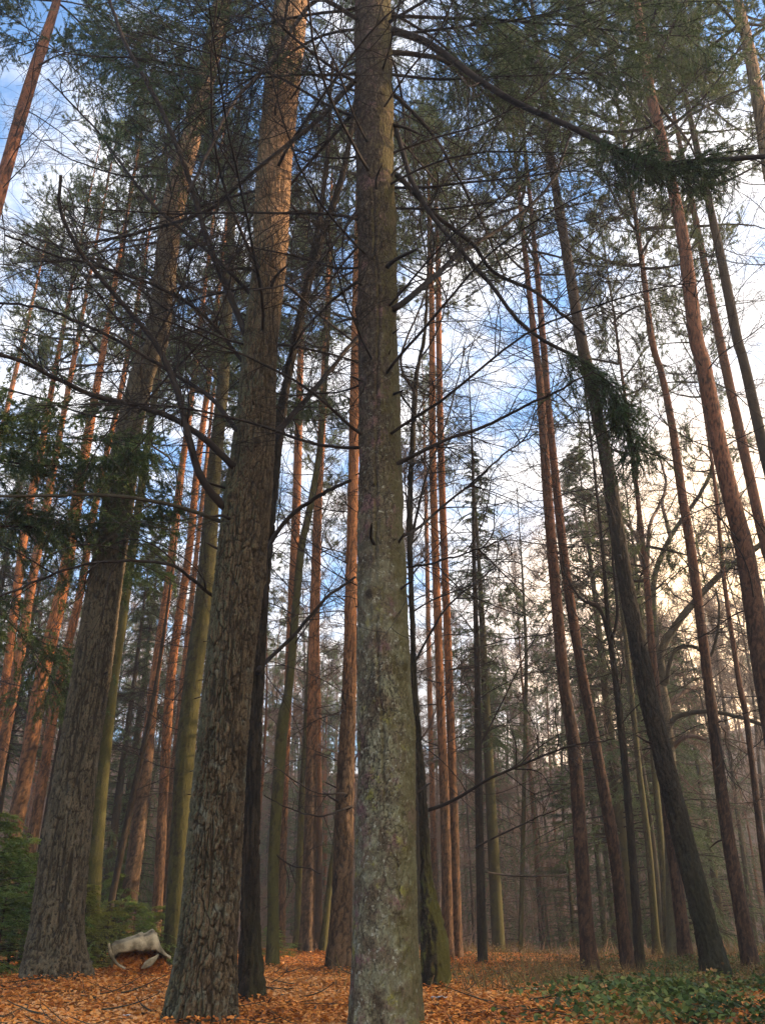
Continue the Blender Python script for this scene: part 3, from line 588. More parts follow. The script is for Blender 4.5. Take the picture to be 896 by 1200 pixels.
# limbs followed in the photograph
K = dict
for i, (t, pts, w0, w1, kw) in enumerate([
 (t3, [(456,35),(496,48),(536,75),(582,105),(632,130),(682,155),(732,176),(768,186),(823,181),(900,181)], 11, 5, K(dd=(0,-1.2), twigs=30, needles=(.68,.9,140,.55,.5))),
 (t3, [(459,62),(500,66),(540,80),(580,112)], 7, 3, K(dd=(0,.9))),
 (t3, [(461,146),(481,206),(511,256),(546,296),(582,341),(612,382),(650,410),(690,432),(722,465),(752,530)], 8, 3, K(dd=(0,-.6), twigs=22, needles=(.76,1,120,.55,.6))),
 (t3, [(464,205),(506,250),(551,290),(575,325),(620,350),(680,400)], 7, 3, K(dd=(0,.8))),
 (t3, [(467,359),(501,331),(541,296),(586,271),(642,221),(667,160)], 7, 3, K(dd=(0,1.2))),
 (t3, [(471,541),(521,518),(571,503),(612,480),(657,458),(695,440)], 6, 2, K(dd=(0,-.5), twigs=14)),
 (t3, [(478,626),(511,601),(546,571),(582,541),(620,515)], 4, 1.5, K(dd=(0,.7), twigs=14)),
 (t3, [(480,664),(521,656),(561,641),(600,620)], 3.5, 1.5, K(dd=(0,-.8), twigs=10)),
 (t3, [(460,110),(500,150),(530,200),(560,260),(590,330)], 5, 2, K(dd=(0,1.6))),
 (t3, [(416,95),(372,140),(311,186),(271,216),(241,241),(166,265),(90,280)], 7, 3, K(dd=(0,.6), twigs=26)),
 (t3, [(418,130),(380,170),(330,225),(300,260),(250,330)], 5, 2, K(dd=(0,1.3), twigs=20)),
 (t3, [(414,20),(374,0),(346,30),(321,70),(286,110),(256,156),(221,236)], 6, 3, K(dd=(0,-.7), twigs=20)),
 (t3, [(419,250),(380,300),(345,330),(300,345)], 4, 2, K(dd=(0,-1.0), twigs=16)),
 (t3, [(420,330),(390,350),(350,390),(330,430)], 4, 2, K(dd=(0,.9), twigs=16)),
 (t2, [(251,699),(221,676),(191,661),(115,661),(50,686),(-8,708)], 5, 2.5, K(dd=(0,-.8), twigs=12)),
 (t2, [(264,613),(221,598),(166,588),(90,583),(-8,586)], 6, 3.5, K(dd=(0,-.5), twigs=12, mat='twiggreen')),
 (t2, [(268,600),(236,561),(221,515),(206,455),(183,405),(135,346),(100,306),(70,251),(66,205)], 10, 4, K(dd=(0,-.6), twigs=26, tl=(.4,1.6))),
 (t2, [(276,548),(241,516),(201,490),(166,478),(110,465),(50,435),(-8,416)], 10, 4, K(dd=(0,-1.0), twigs=22, tl=(.4,1.6))),
 (t2, [(278,505),(246,465),(201,435),(146,400),(100,375),(40,350),(-8,340)], 6, 3, K(dd=(0,.8), twigs=26, tl=(.4,1.5))),
 (t2, [(292,400),(276,362),(246,291),(221,216),(206,176),(176,110),(146,60),(120,-5)], 8, 4, K(dd=(0,-.4), twigs=26, tl=(.4,1.5))),
 (t2, [(290,430),(240,370),(180,330),(120,310),(50,290),(-5,270)], 5, 2.5, K(dd=(0,-.3), twigs=26, tl=(.4,1.5))),
 (t2, [(300,350),(250,300),(170,230),(110,150),(60,100)], 5, 2, K(dd=(0,.9), twigs=24, tl=(.4,1.5))),
 (t2, [(324,505),(352,475),(387,435),(418,400),(470,352)], 7, 4, K(dd=(0,1.0), twigs=16)),
 (TR['companion'], [(308,706),(312,656),(321,631),(347,601),(382,581),(417,563)], 8, 4, K(dd=(0,-.4), twigs=12)),
 (TR['companion'], [(303,785),(316,771),(347,741),(382,701),(417,674)], 6, 3, K(dd=(0,.5), twigs=12)),
 (TR['companion'], [(330,480),(340,430),(360,330),(376,250),(388,160),(392,70)], 8, 4, K(dd=(0,.4), twigs=20)),
 (TR['mossbutt'], [(497,951),(531,938),(576,910),(617,893),(662,878),(720,868)], 5, 1.5, K(dd=(0,-.5), twigs=16, tl=(.3,1))),
 (TR['mossbutt'], [(484,780),(520,720),(560,680),(600,650)], 3.5, 1.2, K(dd=(0,.5), twigs=10)),
 (TR['mossbutt'], [(480,640),(500,560),(530,480),(545,400)], 3.5, 1.2, K(dd=(0,.5), twigs=14)),
 (TR['mossbutt'], [(486,460),(470,420),(500,340),(510,260)], 3.5, 1.2, K(dd=(0,-.3), twigs=14)),
 (TR['r2'], [(561,991),(612,966),(667,943)], 3, 1, K(dd=(0,-1), twigs=7)),
 (TR['r2'], [(561,1020),(590,1026),(640,1030),(690,1026)], 2.5, 1, K(dd=(0,1), twigs=5)),
 (TR['r2'], [(559,880),(590,820),(620,760),(660,690)], 2.5, 1, K(dd=(0,-1), twigs=12, tl=(.5,1.8))),
 (TR['p6'], [(412,945),(380,955),(340,945),(305,925)], 3.5, 1.2, K(dd=(-.5,-2), twigs=8)),
 (TR['p6'], [(404,930),(370,930),(330,905),(300,890)], 2.5, 1, K(dd=(-.5,-1.5), twigs=8)),
 (TR['p3'], [(321,1000),(345,1014),(375,1010)], 2.5, 1, K(dd=(0,-.5), twigs=6)),
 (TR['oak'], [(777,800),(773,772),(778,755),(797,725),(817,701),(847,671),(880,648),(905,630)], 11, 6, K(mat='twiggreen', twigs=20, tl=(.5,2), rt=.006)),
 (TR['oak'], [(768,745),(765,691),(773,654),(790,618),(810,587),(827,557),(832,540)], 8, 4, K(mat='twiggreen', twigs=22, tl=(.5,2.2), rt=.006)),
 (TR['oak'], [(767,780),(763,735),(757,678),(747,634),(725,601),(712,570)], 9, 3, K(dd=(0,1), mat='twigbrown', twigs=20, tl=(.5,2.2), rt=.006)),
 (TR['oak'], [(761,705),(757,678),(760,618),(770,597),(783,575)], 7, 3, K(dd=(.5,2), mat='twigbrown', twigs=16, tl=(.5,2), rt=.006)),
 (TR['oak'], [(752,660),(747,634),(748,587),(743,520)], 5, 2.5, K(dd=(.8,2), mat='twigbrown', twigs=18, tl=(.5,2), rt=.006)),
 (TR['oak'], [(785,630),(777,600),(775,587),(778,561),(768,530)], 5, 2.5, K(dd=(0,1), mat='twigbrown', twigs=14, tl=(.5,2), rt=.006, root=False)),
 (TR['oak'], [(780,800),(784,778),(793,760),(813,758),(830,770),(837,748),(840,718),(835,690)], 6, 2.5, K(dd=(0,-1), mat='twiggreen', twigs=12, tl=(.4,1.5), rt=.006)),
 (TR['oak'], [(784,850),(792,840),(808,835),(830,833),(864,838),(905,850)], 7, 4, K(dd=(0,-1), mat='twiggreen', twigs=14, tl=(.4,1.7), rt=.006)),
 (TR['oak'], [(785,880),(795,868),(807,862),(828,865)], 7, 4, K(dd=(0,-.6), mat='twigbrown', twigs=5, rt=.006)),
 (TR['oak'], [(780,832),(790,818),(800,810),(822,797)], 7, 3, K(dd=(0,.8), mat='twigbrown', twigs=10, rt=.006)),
 (TR['r5'], [(712,745),(703,715),(680,701),(662,672),(655,640)], 5, 2, K(dd=(0,.5), twigs=14, tl=(.5,1.8))),
 (TR['r5'], [(715,752),(722,720),(716,660),(722,600)], 4.5, 2, K(dd=(0,-.5), twigs=14, tl=(.5,1.8))),
 (TR['r8'], [(838,850),(850,900),(862,925)], 2, 1, K(dd=(0,-.5), twigs=6)),
]): traced(t, pts, w0, w1, seed=i, **kw)
# snapped stubs on the big stems
def stub_mesh(seed):
    rng = np.random.default_rng(seed); mb = MB(); L = rng.uniform(.12, .4)
    P = grow(np.zeros((1, 3)), np.array([[1, 0, .2]]), np.array([L]), 7, .25, (0, 0, -.3), rng); mb.add(*tubes(P, (np.array([1.9, 1.25, 1, .9, .85, .7, .25])*rng.uniform(.009, .016))[None], 7)); return mb.mesh('branch_stub', M['twig'])
SB = [stub_mesh(900+i) for i in range(6)]
for t, z0, z1, cnt in ((t3, 1.2, 10, 26), (t2, 2.2, 10, 18), (t1, 3, 13, 22), (TR['r6'], 3, 13, 14), (TR['r3'], 2, 12, 12), (TR['r4'], 2, 12, 12), (TR['r8'], 2, 12, 12), (TR['r10'], 5, 14, 14), (TR['p6'], 2, 9, 8)):
    for q in range(cnt): put_branch(t, SB[r.integers(6)], r.uniform(z0, z1), r.uniform(0, 6.28), r.uniform(-.3, .4), r.uniform(.7, 1.4), name='branch_stub')
# crowns
def crown_at(t, me, y_px, hscale, rscale, x_px=None, name='crown', rot=None):
    x = x_px if x_px is not None else t.pts[-1][0]
    z0 = t.pl.at(x, y_px)[2]-t.foot[2]; c, _ = stem(t, z0); top, _ = stem(t, t.H-.2)
    o = link(name, me, t.o); ax = Vector(top-c); L = ax.length
    q = Vector((0, 0, 1)).rotation_difference(ax).to_matrix().to_4x4()
    o.matrix_local = Matrix.Translation(Vector(c)) @ q @ Matrix.Rotation(RNG.uniform(0, 6.28) if rot is None else rot, 4, 'Z') @ Matrix.Diagonal((rscale, rscale, L*hscale, 1))
    return o
def pcrown(seed, H, R, nl=26, **k): return pine_crown(seed, nl, H, R, **k)
CR = [pcrown(410, 9, 2.6), pcrown(411, 8, 2.3), pcrown(412, 10, 2.4, 30), pcrown(413, 7, 2.8, 22)]
CRH = [9, 8, 10, 7]
def pinecrown(key, y, i, rs=1.0):
    t = TR[key]; x = t.pts[-1][0]; z0 = t.pl.at(x, y)[2]-t.foot[2]; c, _ = stem(t, z0); top, _ = stem(t, t.H-.2); L = float(np.linalg.norm(top-c))
    o = link('crown', CR[i], t.o); q = Vector((0, 0, 1)).rotation_difference(Vector(top-c)).to_matrix().to_4x4()
    o.matrix_local = Matrix.Translation(Vector(c)) @ q @ Matrix.Rotation(RNG.uniform(0, 6.28), 4, 'Z') @ Matrix.Diagonal((rs, rs, L/CRH[i], 1))
for key, y, i, rs in [('c',430,0,1),('d',440,1,.9),('a',450,2,.9),('b',440,3,.8),('f',20,0,1),('g',400,1,1),('p1',470,2,.9),('p2',450,1,.9),('p2b',520,0,.7),
    ('p5',420,0,1),('p3b',430,2,1),('p6',330,0,.9),('r1',340,1,1.0),('r1r',330,3,1.0),('r1b',560,2,.9),('r3',330,0,1.05),('r4',330,2,1.0),('r6',110,0,1.1),('r8',330,3,1.1),
    ('r9',560,1,.6),('r10',190,2,1.2),('r11',230,0,1.0),('r12',230,1,1.1),('r13',60,3,1.1),('r7b',700,1,.8)]:
    pinecrown(key, y, i, rs)
for key, z0, z1, per in [('c',5,11,3),('d',4,11,3),('a',5,12,3),('b',5,12,3),('p1',4,12,3),('p2',4,13,3),('p2b',4,12,3),('p5',4,13,3),('p3b',4,13,2),('p6',4,13,3),('r1',4,13,3),('r1r',4,13,3),
    ('r3',5,14,3),('r4',5,14,3),('r6',6,17,3),('r8',4,16,3),('r9',3,12,3),('r10',5,15,3),('r11',5,15,3),('r12',5,15,3),('f',8,15,3),('r13',10,16,3)]:
    whorls(TR[key], DP, z0, z1, .85, per, (.5, 1.1), r, (-.25, .3))
for z in np.arange(9.4, 20, .33): put_branch(TR['m2'], LF[r.integers(4)], z, r.uniform(0, 6.28), r.uniform(-.15, .15), (.22+.68*min(1, (20.6-z)/9))*r.uniform(.75, 1.1))
whorls(TR['m2'], DB, 2.5, 7.5, .55, 3, (.4, .7), r, (-.25, .1))
for z in np.arange(4.7, 7.0, .34): put_branch(TR['le'], LF[r.integers(4)], z, r.uniform(-1.2, 1.2), r.uniform(-.15, .15), r.uniform(.8, 1.2))
for z in np.arange(8.6, 10.3, .9): put_branch(TR['le'], LF[r.integers(4)], z, r.uniform(0, 6.28), r.uniform(-.1, .2), r.uniform(.4, .6))
for key, z0, z1, cnt in (('f', 15.4, 18.5, 6), ('r13', 17, 19.5, 3), ('r10', 16.5, 20, 3)):
    for q in range(cnt): put_branch(TR[key], LF[r.integers(4)], r.uniform(z0, z1), r.uniform(0, 6.28), r.uniform(-.25, .1), r.uniform(.55, .9))
BR = [dead_branch(250+i, 2.0, .012, 16, 5, .004, bend=(.35, .3), planar=False) for i in range(4)]
for key, z0, z1, sc in [('companion',7,14,(.6,1)),('p3',5,15,(.6,1.2)),('p4',6,16,(.6,1.1)),('p5b',4,13,(.5,1)),('m1',7,16,(.6,1.1)),('e',4,13,(.4,.8)),('p1b',3,8,(.4,.8)),('r2',2.5,13,(.5,1.1)),('r2b',3,14,(.6,1)),
    ('r5',3,13,(.5,1.1)),('r7',4,14,(.6,1)),('r7c',4,14,(.6,1)),('mossbutt',4,10.5,(.5,1))]:
    whorls(TR[key], BR, z0, z1, .5, 2, sc, r, (.1, .7))
print('boughs', round(time.time()-T0, 1))

# the dark cone-shaped spruces in the middle distance
mb = MB(); mb.add(*tubes(np.array([[[0, 0, -.3], [0, 0, 5], [.03, 0, 9], [0, 0, 13.8]]]), np.array([[.15, .12, .07, .012]]), 8)); SPT = mb.mesh('trunk', M['beech'], True, 'plate')
SC = [spruce_crown(600, 14, 2.6, 220), spruce_crown(601, 14, 2.2, 150), spruce_crown(602, 14, 3.0, 360, bul=.62)]
def cone_spruce(label, px_apex, py_apex, d, z_low, R, var, name='spruce_tree', group=None, lean=0):
    pl = Plane(px_apex, py_apex, d); top = pl.at(px_apex, py_apex); g = float(ground(top[0], top[1])); H = top[2]-g
    o = thing(name, (top[0], top[1], g), label, SPR, group)
    mb = MB(); mb.add(*tubes(np.array([[[0, 0, -.3], [0, 0, H*.3], [.03, 0, H*.6], [0, 0, H-.15]]]), np.array([[.012*H, .0095*H, .006*H, .012]]), 10)); link('trunk', mb.mesh('trunk', M['mossy'], True, 'plate'), o)
    c = link('crown', SC[var], o); c.location = (0, 0, z_low); sc = R/[2.6, 2.2, 3.0][var]; c.scale = (sc, sc, (H-z_low)/14); c.rotation_euler = (0, 0, RNG.uniform(0, 6))
    return o
cone_spruce('broad dark cone-shaped spruce behind the leaning twin pines', 676, 528, 27, 3.0, 3.3, 2)
cone_spruce('narrow pale-green spruce behind the slender dark tree', 553, 528, 24, 5.0, 1.9, 1)
cone_spruce('lower hazy spruce tucked behind the dark leaning pine', 790, 730, 34, 2.0, 2.6, 0)
cone_spruce('blurred small conifer hanging in the haze left of the twin pines', 655, 905, 30, .8, 1.9, 0)
cone_spruce('slim spruce rising behind the broad dark cone-shaped spruce', 735, 640, 33, 2.5, 2.4, 1)
cone_spruce('dark tall spruce filling the gap behind the bright orange pine', 45, 470, 26, 5, 3.2, 2)
cone_spruce('spruce top showing between the big old pine and the mossy spruce', 190, 620, 30, 3, 2.4, 0)
print('spruces', round(time.time()-T0, 1))
# young conifers round the foot of the big pine
YC = [spruce_crown(620+i, 2.2, .95, 75, 8, 24, 'young', (.035, .075), .011, 1.15) for i in range(2)]+[spruce_crown(630, 2.2, .9, 70, 8, 24, 'yellow', (.035, .075), .011, 1.15)]
YL = [('tall dark young spruce at the left edge below the far orange pines', -4, 955, 12.6, 1.5, 0), ('bushy young spruce close left of the flaring foot of the big old pine', 34, 985, 13.6, 1.45, 1),
      ('low young spruce in the lower left corner before the taller ones', 8, 1050, 11.8, 1.0, 1), ('yellow-green young spruce just right of the flaring pine foot', 104, 1040, 13.4, .8, 2),
      ('small yellowish spruce seedling behind the left end of the white shell', 130, 1058, 14.3, .9, 2), ('dark young spruce behind the white broken shell', 160, 1060, 15.2, .9, 0),
      ('feathery young spruce at the foot of the mossy spruce', 192, 1064, 16, .8, 1), ('hazy young spruce farther back behind the white shell', 140, 1025, 19, 1.2, 0),
      ('small green spruce behind the black slender tree', 318, 1088, 19, .7, 1)]
for lab, px, py, d, rs, var in YL:
    pl = Plane(px, py, d); top = pl.at(px, py); g = float(ground(top[0], top[1])); H = max(.5, top[2]-g)
    o = thing('young_spruce', (top[0], top[1], g), lab, 'young spruce', 'young spruces round the big pine')
    mb = MB(); mb.add(*tubes(np.array([[[0, 0, -.1], [.01, 0, H*.5], [0, 0, H*.98]]]), np.array([[.02, .013, .003]]), 6)); link('trunk', mb.mesh('trunk', M['twig']), o)
    c = link('crown', YC[var], o); c.location = (0, 0, .03); c.scale = (rs, rs, H/2.2); c.rotation_euler = (0, 0, RNG.uniform(0, 6))
# ------------------------------------------------------------------ the wood behind
def far_mesh(seed, kind):
    rng = np.random.default_rng(seed); mb = MB(); H = 20.0
    P = np.array([[0, 0, -.5], [rng.normal(0, .1), rng.normal(0, .1), H*.3], [rng.normal(0, .2), rng.normal(0, .2), H*.65], [rng.normal(0, .2), rng.normal(0, .2), H]])[None]
    C = catmull(P[0], 14)[None]; mb.add(*tubes(C, (np.linspace(1, .08, 14)*(.17 if kind == 'pine' else .12))[None], 9)); tr = mb.mesh('trunk', M['pine' if kind == 'pine' else 'beech'], True, 'plate')
    if kind == 'pine': cr = pine_crown(seed+1, 18, 8, 2.3, 9, 17, NL=(.09, .16), W=.022); zc = 12
    else: cr = bare_crown(seed+2, 14, 24, 3.0, 'twigbrown', .04, 9, 11, .6, .011); zc = 5.5
    return tr, cr, zc
FP = [far_mesh(700+10*i, 'pine') for i in range(4)]; FB = [far_mesh(800+10*i, 'bare') for i in range(5)]
FPS = np.array([(w.foot[0], w.foot[1]) for w in TR.values()]); placed = [tuple(p) for p in FPS]
rf = np.random.default_rng(23); nfar = 0
def far_tree(x, y, kind, s):
    tr, cr, zc = (FP if kind == 'pine' else FB)[rf.integers(4 if kind == 'pine' else 5)]
    if kind == 'pine': o = thing('pine_tree', (x, y, float(ground(x, y))), 'one of the many slim pines of the far hazy wood', PINE, 'far pines')
    else: o = thing('bare_tree', (x, y, float(ground(x, y))), 'one of the many bare brown trees of the far hazy wood', BARE, 'far bare trees')
    o.rotation_euler = (rf.normal(0, .02), rf.normal(0, .025), rf.uniform(0, 6.28)); o.scale = (s, s, s*rf.uniform(.9, 1.15))
    link('trunk', tr, o); c = link('crown', cr, o); c.location = (0, 0, zc)
tries = 0
while nfar < 330 and tries < 9000:
    tries += 1
    az = math.radians(rf.uniform(-31, 33)); rr = 25+95*rf.random()**1.15
    x, y = rr*math.sin(az), rr*math.cos(az)
    if any((x-a)**2+(y-b)**2 < (1.3+.018*rr)**2 for a, b in placed): continue
    placed.append((x, y)); nfar += 1
    right = az > 0
    far_tree(x, y, 'pine' if rf.random() < (.2 if right else .42) else 'bare', rf.uniform(.45, .95) if rr < 45 else rf.uniform(.6, 1.05))
for i in range(26):
    for _ in range(60):
        az = math.radians(rf.uniform(-27, 27)); rr = rf.uniform(26, 70); x, y = rr*math.sin(az), rr*math.cos(az)
        if all((x-a)**2+(y-b)**2 > 4 for a, b in placed): break
    placed.append((x, y)); H = rf.uniform(7, 17); o = thing('spruce_tree', (x, y, float(ground(x, y))), 'one of the dusky green spruces scattered through the far hazy wood', SPR, 'far spruces')
    me = SPT; q = link('trunk', me, o); q.scale = (H/14, H/14, H/14); c = link('crown', SC[i % 3], o); c.location = (0, 0, H*.06); c.scale = (.95, .95, H*.94/14); c.rotation_euler = (0, 0, rf.uniform(0, 6))
print('far', nfar, round(time.time()-T0, 1))

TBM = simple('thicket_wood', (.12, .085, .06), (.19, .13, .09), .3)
def thicket():
    rng = np.random.default_rng(91); n = 620; az = np.radians(rng.uniform(-29, 30, n)); rr = 30+85*rng.random(n)**1.1; x, y = rr*np.sin(az), rr*np.cos(az)
    S = np.stack([x, y, ground(x, y)-.1], 1); H = rng.uniform(2.5, 8, n)*(.7+.5*(rr/115)); mb = MB()
    P = grow(S, rng.normal(0, .1, (n, 3))+np.array([0, 0, 1]), H, 8, .08, (0, 0, .1), rng); mb.add(*tubes(P, np.linspace(1, .2, 8)[None]*(.006*H[:, None]), 4))
    m = n*16; S, D, t, i = kids(P, m, .15, 1, rng, None, (.5, 1.0)); A = grow(S, D, H[i]*rng.uniform(.12, .4, m)*(1.2-t*.6), 6, .18, (0, 0, .5), rng); mb.add(*tubes(A, np.linspace(.012, .006, 6)[None].repeat(m, 0), 3))
    q = m*6; S, D, t, i = kids(A, q, .2, 1, rng, None, (.5, 1.0)); B = grow(S, D, rng.uniform(.2, .8, q), 4, .2, (0, 0, .3), rng); mb.add(*tubes(B, np.full((q, 4), .0055), 3))
    return mb.mesh('thicket', TBM)
tag(link('thicket', thicket()), 'brown tangle of bare saplings filling the far wood', 'thicket', kind='stuff')

# ------------------------------------------------------------------ ground sheet, leaves, ivy
def grid(us, vs):
    X, Y = np.meshgrid(us, vs, indexing='ij'); Z = ground(X.ravel(), Y.ravel()).reshape(X.shape); V = np.stack([X, Y, Z], -1).reshape(-1, 3)
    a, b = X.shape; i, j = np.meshgrid(np.arange(a-1), np.arange(b-1), indexing='ij'); return V, np.stack([i*b+j, (i+1)*b+j, (i+1)*b+j+1, i*b+j+1], -1).reshape(-1, 4)
def warp(n, m): q = np.linspace(-1, 1, n); return np.sign(q)*(np.abs(q)**2.2)*m
mb = MB(); mb.add(*grid(warp(260, 140), warp(300, 140)+8))
k = NT('forest_floor'); ob = k.coords(); n1 = k.noise(ob, .5, 5, .6); n2 = k.noise(ob, 14, 5, .7)
col = k.mix(k.ramp(n2, .35, .65), (.26, .1, .034), (.13, .055, .024)); col = k.mix(k.ramp(n1, .45, .62), col, (.12, .085, .045))
sp = k.n('ShaderNodeSeparateXYZ'); k.l(ob, sp.inputs[0]); col = k.mix(k.ramp(k.math('ADD', sp.outputs[1], k.math('MULTIPLY', n1, 8)), 24, 34), col, k.mix(k.ramp(n2, .3, .7), (.15, .085, .055), (.085, .06, .04)))
bs = k.n('ShaderNodeBsdfPrincipled'); bs.inputs['Roughness'].default_value = .95; bs.inputs['Specular IOR Level'].default_value = .1; k.l(col, bs.inputs['Base Color'])
bp = k.n('ShaderNodeBump'); bp.inputs['Distance'].default_value = .05; k.l(n2, bp.inputs['Height']); k.l(bp.outputs[0], bs.inputs['Normal']); k.l(bs.outputs[0], k.out.inputs[0])
tag(link('ground', mb.mesh('ground', k.m)), kind='structure')

def leaf_cloud(name, X, Y, dz, size, mat, rng, tilt=.35, curl=.35, aspect=.6):
    N = len(X); yaw = rng.uniform(0, 6.283, N); e = 1e-2
    Z = ground(X, Y)+dz; gx = (ground(X+e, Y)-ground(X-e, Y))/(2*e); gy = (ground(X, Y+e)-ground(X, Y-e))/(2*e)
    nrm = norm(np.stack([-gx, -gy, np.ones(N)], 1)+rng.normal(0, tilt, (N, 3))); a = np.stack([np.cos(yaw), np.sin(yaw), np.zeros(N)], 1)
    a = norm(a-nrm*(a*nrm).sum(1, keepdims=True)); b = np.cross(nrm, a); o = np.stack([X, Y, Z], 1); s = size[:, None]; c = rng.uniform(-.2, 1, N)[:, None]*curl
    w = aspect*rng.uniform(.75, 1.15, N)[:, None]*.5
    V = np.stack([o-a*s*.5, o-a*s*.12+b*s*w+nrm*s*c*.5, o+a*s*.5+nrm*s*c*.35, o-a*s*.12-b*s*w+nrm*s*c*.5, o+a*s*.05-nrm*s*c*.12, o+a*s*.28+b*s*w*.7+nrm*s*c*.5, o+a*s*.28-b*s*w*.7+nrm*s*c*.5], 1).reshape(-1, 3)
    q = np.arange(N)[:, None]*7; T = np.concatenate([q+np.array([f]) for f in ((0, 4, 1), (1, 4, 5), (5, 4, 2), (0, 3, 4), (3, 6, 4), (6, 2, 4))])
    mb = MB(); tt = np.clip(rng.random(N)*.8+(fbm(np.stack([X*1.1, Y*1.1, X*0], 1), 61, 4)-.42)*1.3, 0, 1); mb.add(V, T=T, attr=np.repeat(tt, 7)); return mb.mesh(name, mat, False, 'tint')
rl = np.random.default_rng(5)
def pile(X, Y):
    h = np.zeros(len(X))
    for t in TR.values():
        if t.base: h = np.maximum(h, .07*np.exp(-np.maximum(np.hypot(X-t.foot[0], Y-t.foot[1])-float(t.R[3])*1.1, 0)/.11))
    return h
def wedge(n, y0, y1, rng, pw=1.0):
    y = y0+(y1-y0)*rng.random(n)**pw; x = (rng.random(n)*2-1)*(.56*y+.6); return x, y
LM = leafy('fallen_leaf', [(0, (.15, .056, .018)), (1, (.62, .32, .13)), (.25, (.38, .12, .024)), (.5, (.58, .205, .036)), (.75, (.62, .26, .055))], .7, .15)
X, Y = wedge(230000, 5.5, 22, rl, 1.25)
keepm = (X < .9+.1*Y+rl.normal(0, .8, len(X))) | (rl.random(len(X)) < .35); X, Y = X[keepm], Y[keepm]
for t in TR.values():
    if not t.base: continue
    q = 420; a_ = rl.uniform(0, 6.283, q); rr0 = float(t.R[3]); off = rl.exponential(.13, q); X = np.concatenate([X, t.foot[0]+(rr0*1.12+off)*np.cos(a_)]); Y = np.concatenate([Y, t.foot[1]+(rr0*1.12+off)*np.sin(a_)])
tag(link('leaf_litter', leaf_cloud('leaf_litter', X, Y, rl.uniform(.0, .035, len(X))+pile(X, Y)*rl.random(len(X)), rl.uniform(.024, .058, len(X)), LM, rl)), 'orange-brown fallen leaves covering the forest floor', 'fallen leaves', kind='stuff')
IM = leafy('ivy_leaf', [(0, (.018, .034, .01)), (1, (.24, .12, .04)), (.45, (.05, .09, .02)), (.75, (.11, .15, .03)), (.9, (.2, .19, .045))], .65, .25)
X, Y = wedge(190000, 6.5, 20, rl, 1.1); dens = sstep(.3, 3.6, X-.14*Y+1.6*(fbm(np.stack([X*.5, Y*.5, X*0], 1), 8, 3)-.5)*2)
cl = fbm(np.stack([X*1.3, Y*1.3, X*0], 1), 31, 3); kp = rl.random(len(X)) < dens*sstep(.42, .62, cl)*.95+dens**3*.15; X, Y, cl = X[kp], Y[kp], cl[kp]
hgt = rl.random(len(X))*(.03+.42*np.clip(cl-.44, 0, 1))
tag(link('ivy', leaf_cloud('ivy', X, Y, hgt+.02, rl.uniform(.025, .058, len(X)), IM, rl, .6, .3, .95)), 'low dark green ivy and bramble carpet under the leaning pines', 'ivy', kind='stuff')
UM = leafy('undergrowth', [(0, (.09, .05, .022)), (1, (.22, .17, .05)), (.4, (.17, .095, .035)), (.75, (.12, .11, .035))], .7, .25)
X, Y = wedge(36000, 9, 26, rl); cl = fbm(np.stack([X*.7, Y*.7, X*0], 1), 41, 3); kp = (rl.random(len(X)) < sstep(-1.4, 1.5, X-.02*Y)*sstep(.36, .6, cl)); X, Y = X[kp], Y[kp]
mb = MB(); N = len(X); blades(mb, np.stack([X, Y, ground(X, Y)-.01], 1), rl.normal(0, .55, (N, 3))+np.array([0, 0, .8]), rl.uniform(.1, .4, N), rl.uniform(.006, .02, N), rl, 0, rl.random(N))
X2, Y2 = wedge(60000, 9, 24, rl); cl = fbm(np.stack([X2*.9, Y2*.9, X2*0], 1), 43, 3); kp = (rl.random(len(X2)) < sstep(-1.0, 1.6, X2-.02*Y2)*sstep(.4, .6, cl)); X2, Y2, cl = X2[kp], Y2[kp], cl[kp]
UL = leaf_cloud('undergrowth_leaves', X2, Y2, rl.random(len(X2))*(.04+.6*np.clip(cl-.4, 0, 1)), rl.uniform(.02, .05, len(X2)), UM, rl, .7, .3, .8)
tag(link('low_leaves', UL), 'withered yellowish-brown low plants at the border of the leaves and the ivy', 'undergrowth', kind='stuff')
tag(link('undergrowth', mb.mesh('undergrowth', UM, False, 'tint')), 'withered brown and yellowish undergrowth along the edge of the leaves', 'undergrowth', kind='stuff')
BM = leafy('bramble_leaf', [(0, (.17, .1, .065)), (1, (.38, .24, .15)), (.5, (.26, .155, .09))], .8, .25)
X, Y = wedge(26000, 24, 60, rl, 1.2); N = len(X)
mb = MB(); blades(mb, np.stack([X, Y, ground(X, Y)-.02], 1), rl.normal(0, .7, (N, 3))+np.array([0, 0, .7]), rl.uniform(.2, .7, N), rl.uniform(.015, .045, N), rl, 0, rl.random(N))
tag(link('brush', mb.mesh('brush', BM, False, 'tint')), 'hazy reddish-brown brush on the far slope', 'brush', kind='stuff')
print('ground', round(time.time()-T0, 1))

# ------------------------------------------------------------------ white broken shell
WM = simple('weathered_white', (.46, .38, .24), (.09, .072, .04), 6.5, .9, bump=.6, detail=6)
pl = Plane(163, 1134, 11.6); ctr = pl.at(163, 1134); gz = float(ground(ctr[0], ctr[1]))
sh = thing('broken_shell', (ctr[0], ctr[1], gz), 'weathered white broken plastic shell lying on its side, filled with leaves', 'broken shell')
def shell_local(px, py, dd=0): return pl.at(px, py, dd)-np.array([ctr[0], ctr[1], gz])
topl = [(129,1112),(131,1106),(137,1104),(147,1101),(157,1097.5),(166,1094),(169,1095.5),(175,1093),(180,1090.5),(184,1095),(189,1108),(194,1116),(200,1121)]
rows = []
for f, dd, drop in ((0, -.16, 0), (.35, -.1, -.015), (.7, .1, -.02), (1, .34, .06), (1.3, .5, .22)):
    rows.append(np.array([shell_local(x+(163-x)*.12*f, y, dd)-np.array([0, 0, drop]) for x, y in catmull(np.array([(a, b, 0) for a, b in topl]), 40)[:, :2]]))
